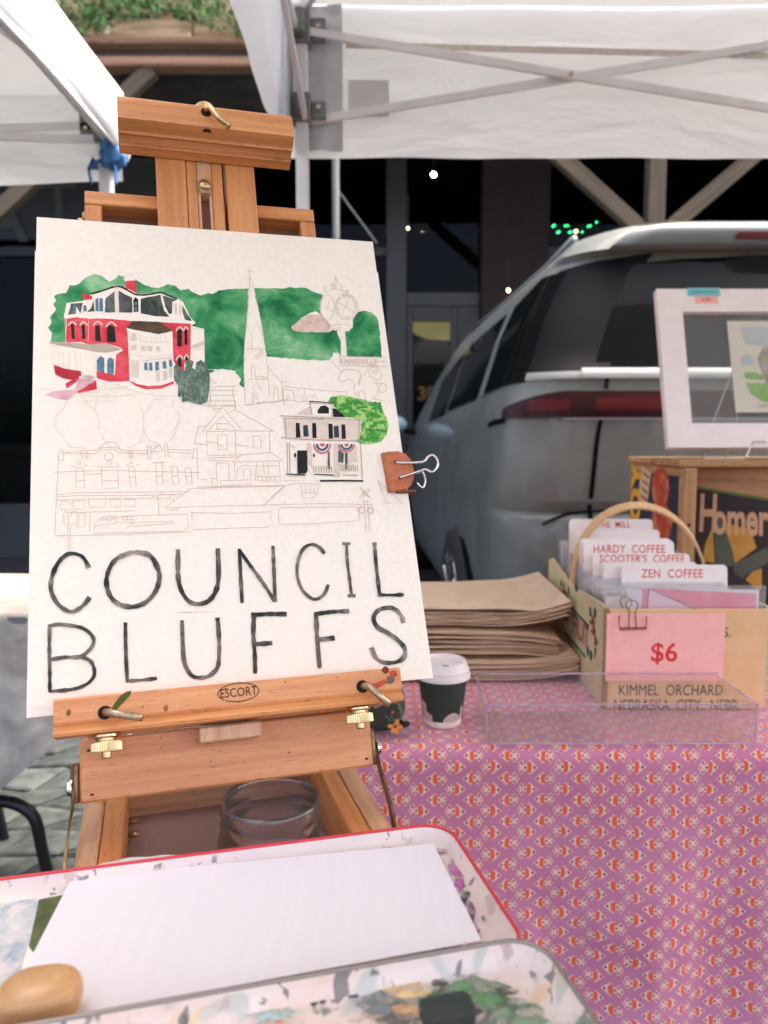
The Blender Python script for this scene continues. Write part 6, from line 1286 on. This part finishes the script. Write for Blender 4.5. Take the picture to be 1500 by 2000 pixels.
stroke('bunting', Z3_, [ell(425, 458, 70, 80, 14, .05, pi-.05), ell(628, 460, 66, 66, 14, .05, pi-.05)], 2.6, REDL, 7); stroke('bunting', Z3_, [ell(425, 458, 46, 52, 12, .05, pi-.05), ell(628, 460, 44, 44, 12, .05, pi-.05)], 4.0, BLUL, 7); paint('bunting', Z3_, [ell(425, 458, 20, 24, 10, 0, pi), ell(628, 460, 18, 22, 10, 0, pi)], REDL, 7, .2)
stroke('porch_rail', Z3_, [[(352+k*21, 642+(k % 2)*5), (356+k*21, 702)] for k in range(8)]+[[(580+k*17, 630+(k % 3)*4), (584+k*17, 688)] for k in range(9)], 1.8, TAUPE, 7)
for ln_, w_ in (([(118, 713), (200, 717), (280, 722)], 2.2), ([(360, 715), (440, 718), (523, 723)], 2.2), ([(405, 770), (590, 768), (767, 770)], 3.0), ([(315, 105), (420, 110), (525, 122)], 1.8)): stroke('ground_line', Z3_, [ln_], w_, BLACKW, 7)
stroke('station_pencil', Z3_, [[(310, 680), (235, 810), (415, 815), (310, 680)], [(250, 820), (255, 905), (330, 915), (385, 880), (395, 820)], [(285, 825), (290, 870)], [(320, 828), (325, 870)], [(355, 825), (360, 870)], [(258, 870), (375, 870)], [(735, 830), (830, 920)], [(745, 822), (822, 905)], [(725, 915), (820, 825)], [(738, 925), (830, 838)], ell(755, 1015, 30, 32, 14), ell(828, 1018, 28, 32, 14), ell(755, 1015, 20, 22, 12), ell(828, 1018, 18, 22, 12), [(775, 930), (782, 1000), (790, 1200), (825, 1200), (805, 1000), (800, 930)], [(755, 940), (825, 945)], [(785, 1150), (820, 1152)], [(888, 768), (960, 940), (1100, 958), (888, 768)], [(900, 780), (960, 950)], [(930, 955), (1000, 960)], [(0, 970), (400, 960), (850, 968)], [(60, 1010), (80, 995), (700, 985), (728, 1000), (735, 1080), (700, 1105), (300, 1130), (80, 1132), (60, 1110), (60, 1010)], [(0, 905), (110, 810), (240, 785)], [(100, 770), (235, 765)], [(240, 790), (405, 800)], [(100, 960), (120, 940)], [(130, 730), (240, 735)]], 1.0, PENC2, 6)
stroke('depot_pencil', Z4, [[(55, 880), (65, 640), (78, 380)], [(55, 880), (120, 880)], [(60, 885), (300, 880), (620, 870), (900, 858)], [(48, 487), (330, 478), (500, 478)], [(78, 380), (90, 345), (105, 345), (108, 415), (80, 415)], [(105, 365), (230, 355), (315, 352), (350, 335), (430, 332), (465, 350), (640, 355)], [(105, 372), (310, 372), (345, 350), (430, 348), (450, 366), (640, 372)], [(315, 352), (375, 300), (430, 300), (468, 350)], ell(390, 388, 27, 25, 16), [(215, 355), (220, 403), (230, 400), (225, 355)], [(247, 355), (252, 405), (263, 403), (258, 355)], [(515, 352), (520, 400), (528, 400), (525, 352)], [(535, 352), (542, 400), (548, 400)], [(632, 325), (636, 408), (655, 408), (652, 325), (632, 325)], [(655, 360), (700, 310), (738, 355), (655, 362)], [(675, 345), (700, 318), (730, 350)], [(738, 310), (745, 395), (762, 395), (755, 310)], [(755, 345), (920, 352)], [(755, 362), (915, 370)], [(912, 400), (925, 335), (940, 340), (942, 400), (912, 400)], [(200, 420), (215, 420), (215, 440), (200, 440), (200, 420)], [(385, 418), (410, 418), (410, 438), (385, 438), (385, 418)], ell(531, 428, 9, 8, 8), [(155, 448), (180, 455)], [(238, 445), (262, 445)], [(320, 455), (328, 445), (338, 458)], [(440, 448), (465, 448)], [(500, 442), (515, 445)], [(560, 440), (580, 442)], [(185, 460), (232, 460), (242, 582), (188, 582), (185, 460)], [(188, 540), (240, 540)], [(345, 455), (447, 455), (452, 585), (350, 590), (345, 455)], [(348, 540), (452, 540)], [(515, 460), (530, 448), (550, 458), (562, 575), (525, 578), (515, 460)], [(520, 520), (558, 518)], [(660, 430), (745, 425)], [(682, 430), (722, 430), (728, 568), (690, 568), (682, 430)], [(688, 515), (726, 512)], [(780, 455), (818, 450), (827, 560), (788, 562), (780, 455)], [(785, 512), (822, 510)], [(865, 465), (902, 458), (910, 560), (875, 562), (865, 465)], [(870, 515), (905, 512)], [(940, 350), (945, 530), (1000, 535)], [(500, 480), (960, 490)], [(245, 500), (345, 498)], [(65, 630), (180, 615), (520, 612), (890, 610)], [(65, 640), (250, 632), (520, 635), (840, 625)], [(50, 662), (300, 655), (660, 650)], [(90, 680), (100, 668), (145, 668), (155, 720), (95, 722), (90, 680)], [(168, 668), (240, 665), (240, 718), (170, 718), (168, 668)], [(268, 655), (372, 655), (372, 705), (270, 705)], [(400, 660), (465, 658), (467, 705), (402, 705), (400, 660)], [(490, 658), (555, 660), (560, 700), (492, 702)], [(130, 740), (560, 728)], [(262, 655), (265, 700)], [(105, 760), (120, 732), (138, 740), (140, 765), (105, 760)], [(155, 765), (160, 735), (185, 732), (192, 765)], [(105, 765), (115, 812), (185, 812), (192, 765)], [(138, 770), (140, 810)], [(135, 815), (138, 985)], [(150, 815), (152, 985)], [(205, 745), (242, 742), (240, 830), (198, 830), (205, 745)], [(275, 740), (270, 858)], [(300, 820), (330, 780), (560, 758), (880, 750), (890, 830), (850, 855), (300, 868), (300, 820)], [(300, 825), (460, 800), (550, 800), (540, 825), (795, 805), (795, 795), (540, 800)], [(500, 842), (550, 800)], [(345, 795), (348, 765), (438, 762), (438, 795)], [(355, 775), (395, 790), (430, 775)], [(472, 785), (475, 762), (565, 758), (565, 785), (472, 785)], [(505, 762), (505, 785)], [(532, 760), (532, 785)], [(695, 640), (705, 750)], [(690, 655), (728, 605), (765, 652), (690, 655)], [(660, 660), (665, 635), (690, 655)], [(772, 630), (800, 628), (795, 665), (772, 660), (772, 630)], [(740, 710), (895, 592), (1100, 582), (1490, 575)], [(740, 712), (1000, 700), (1480, 690)], [(765, 728), (830, 715)], [(1350, 700), (1490, 572)], [(908, 730), (910, 845), (1380, 830), (1410, 815), (1402, 735), (1150, 745), (910, 740)]], 1.0, PENC2, 6)
stroke('tree_outline_pencil', Z4, [[(150, 330), (95, 250), (55, 200), (70, 130), (115, 85), (125, 45), (170, 0)], [(325, 225), (325, 150), (300, 100), (245, 45), (215, 10)], [(300, 100), (330, 20), (400, 0)], [(575, 65), (605, 120), (605, 220), (590, 290), (540, 330), (505, 332)], [(620, 120), (660, 45), (720, 30)], [(790, 45), (790, 85), (825, 120), (820, 200), (790, 270), (745, 310)], [(610, 220), (640, 285), (690, 305)], [(340, 265), (375, 295)], [(150, 330), (250, 340)], [(780, 245), (830, 180)], [(215, 10), (420, 15), (560, 0)], [(200, 45), (420, 45)]], 1.0, PENC, 6, smooth=4)
stroke('gable_house_pencil', Z4, [[(975, 232), (1098, 80), (1215, 220), (1185, 230), (1098, 135), (1000, 240)], [(1000, 235), (1180, 230), (1415, 232)], [(1140, 115), (1180, 98), (1415, 232)], [(1000, 240), (1005, 385), (1250, 378)], [(1178, 235), (1182, 370)], [(1390, 240), (1395, 360)], [(1062, 220), (1062, 185), (1135, 185), (1138, 220), (1062, 220)], [(1068, 255), (1125, 255), (1130, 348), (1070, 345), (1068, 255)], [(1287, 262), (1335, 262), (1340, 338), (1292, 335), (1287, 262)], [(1005, 400), (1200, 392)], [(1160, 425), (1225, 378), (1400, 365), (1468, 410)], [(1160, 425), (1480, 415)], [(1005, 415), (1160, 418)], [(1060, 430), (1138, 430), (1140, 535)], [(1060, 430), (1062, 530)], [(1175, 430), (1178, 530)], [(1190, 530), (1195, 465), (1230, 445), (1300, 450), (1305, 540)], [(1230, 520), (1232, 470), (1272, 470), (1275, 530)], [(1310, 430), (1320, 540), (1460, 545), (1452, 420)], [(1355, 425), (1358, 495), (1385, 498), (1385, 425)], [(1320, 450), (1450, 448)], [(1315, 515), (1460, 515)], [(1345, 515), (1347, 545)], [(1370, 515), (1372, 545)], [(1395, 515), (1398, 545)], [(1425, 515), (1428, 545)], [(1030, 525), (1035, 570), (1068, 570), (1068, 530), (1030, 525)], [(1085, 540), (1090, 570), (1280, 565), (1278, 535)], [(1085, 540), (1275, 535)], [(948, 200), (925, 310)], [(948, 200), (1000, 200)], [(920, 310), (1000, 315)], [(1020, 80), (1050, 95), (1095, 90)], [(1250, 70), (1400, 50), (1500, 35)], [(1000, 300), (1060, 300), (1100, 330)], [(1180, 315), (1280, 330)], [(940, 580), (1480, 570)], [(1020, 10), (1030, 75), (1180, 70)], [(1170, 30), (1180, 95)]], 1.0, PENC2, 6)
# brush lettering
LET = [('C', Z5, [[(350, 262), (325, 205), (290, 170), (230, 155), (180, 170), (130, 220), (90, 300), (72, 390), (90, 470), (140, 540), (215, 582), (270, 565), (320, 525), (358, 475)]], 8.2), ('O', Z5, [[(675, 145), (790, 165), (850, 250), (868, 330), (840, 430), (770, 510), (680, 545), (580, 530), (510, 470), (480, 370), (500, 270), (560, 190), (675, 145)]], 9.2), ('U', Z5, [[(1003, 125), (1003, 270), (1010, 370), (1040, 450), (1090, 510), (1160, 525), (1230, 500), (1280, 430), (1300, 320), (1295, 118)]], 9.0),
       ('N', Z6, [[(117, 494), (108, 330), (97, 115)], [(97, 125), (180, 240), (260, 350), (345, 482)], [(347, 485), (340, 300), (332, 95)]], 7.0), ('C', Z6, [[(692, 150), (655, 105), (600, 85), (545, 115), (510, 190), (500, 290), (530, 390), (590, 455), (640, 465), (690, 430), (718, 365)]], 6.2), ('I', Z6, [[(845, 78), (850, 200), (865, 320), (880, 445)], [(815, 79), (845, 80), (872, 80)], [(853, 443), (880, 443), (908, 442)]], 6.0), ('L', Z6, [[(1040, 70), (1050, 220), (1065, 350), (1075, 435)], [(1062, 436), (1160, 438), (1244, 435)]], 7.0),
       ('B', Z5, [[(65, 685), (62, 850), (65, 1000), (66, 1172)], [(55, 690), (120, 675), (200, 680), (300, 700), (360, 740), (388, 790), (365, 850), (290, 910), (180, 915), (75, 930)], [(290, 910), (360, 940), (390, 1000), (385, 1060), (330, 1115), (230, 1150), (66, 1165)]], 7.4), ('L', Z5, [[(619, 660), (620, 800), (625, 950), (633, 1100)], [(630, 1090), (740, 1082), (850, 1069)]], 7.4), ('U', Z5, [[(1033, 645), (1038, 800), (1050, 950), (1100, 1045), (1170, 1065), (1240, 1045), (1295, 980), (1305, 850), (1300, 720), (1292, 625)]], 8.2), ('F', Z6, [[(200, 575), (195, 700), (205, 850), (208, 985)], [(180, 578), (300, 570), (428, 571)], [(215, 780), (270, 776), (328, 771)]], 8.6), ('F', Z6, [[(632, 570), (640, 740), (658, 948)], [(620, 572), (740, 555), (864, 549)], [(650, 748), (700, 744), (762, 736)]], 8.4), ('S', Z6, [[(1242, 632), (1225, 580), (1180, 535), (1120, 527), (1060, 550), (1033, 600), (1060, 660), (1130, 700), (1200, 750), (1250, 810), (1245, 870), (1190, 905), (1110, 908), (1050, 875), (1018, 802)]], 8.4)]
for nm, z, ls, w in LET: stroke('letter', z, ls, w, INKW, 8, smooth=6, wob=.22)
stroke('smear', Z5, [[(1005, 585), (1060, 586), (1110, 588)], [(1120, 585), (1270, 582)]], [1.4, .8], TAUPE, 6)
# ---------------------------------------------------------------- leather binder clip on the painting
LEA = pm('tan_leather', srgb(178, 98, 62), srgb(196, 116, 78), 160, rough=.7, bump=.0003, bscale=700); LEAE = pm('leather_edge', srgb(120, 72, 50), rough=.8); DKM = pm('dark_clip_metal', srgb(52, 50, 44), rough=.35, metal=.5)
bc = thing('binder_clip', E(PW, .205, .004), 'tan leather covered binder clip with wire handles on the edge of the painting', 'binder clip')
def CL(u, v, c=.0016): a, b = pe(u, v, c); return E(a, b, c)
lead = [(752, 884), (756, 882), (778, 881), (792, 886), (803, 898), (808, 915), (809, 932), (804, 946), (795, 954), (766, 960), (763, 953)]
A2 = [pe(u, v, .004) for u, v in lead]
obj('leather_front', plate([(a, b) for a, b in A2], E(0, 0, .0016), r1, r2, en, .0022), LEA, bc)
a0_, b0_ = pe(751, 884, .003); a1_, b1_ = pe(765, 960, .003)
obj('leather_fold', tube([E(a0_, b0_, .0012), E((a0_+a1_)/2, (b0_+b1_)/2, .0012), E(a1_, b1_, .0012)], .0026, 10), LEA, bc, smooth=True)
obj('leather_back', plate([(a, b) for a, b in A2], E(.0004, .0006, -.0052), r1, r2, en, .0022), LEAE, bc)
w1 = pe(803, 962, .0)
obj('clip_spine', box(E(pe(772, 956, 0)[0], b1_-.0008, -.0050), r1, r2, en, .016, .0018, .0088, .0004), LEAE, bc)
obj('clip_jaw', plate([pe(u, v, -.004) for u, v in ((780, 884), (800, 882), (812, 884), (814, 952), (806, 964), (790, 962))], E(0, 0, -.0058), r1, r2, en, .0006), DKM, bc)
obj('wire_handle', tube([p for p in smooth_pts([CL(773, 903, .0042), CL(790, 904, .0058), CL(826, 902, .010), CL(836, 892, .011), CL(845, 889, .011), CL(853, 896, .011), CL(855, 908, .011), CL(849, 919, .011), CL(842, 922, .0105), CL(832, 917, .010), CL(818, 921, .0085), CL(797, 928, .0060), CL(781, 933, .0042)], 5)], .00105, 8), NICKEL, bc, smooth=True)
obj('wire_handle', tube([p for p in smooth_pts([CL(813, 925, -.009), CL(823, 921, -.012), CL(829, 930, -.013), CL(830, 942, -.013), CL(826, 952, -.013), CL(820, 950, -.012), CL(814, 943, -.010)], 5)], .0010, 8), NICKEL, bc, smooth=True)
for u, v in ((773, 902), (781, 934)): obj('eyelet', lathe([(.0012, 0), (.0012, .0002)], CL(u, v, .0040), r1, r2, en, 10), BLACKP, bc)
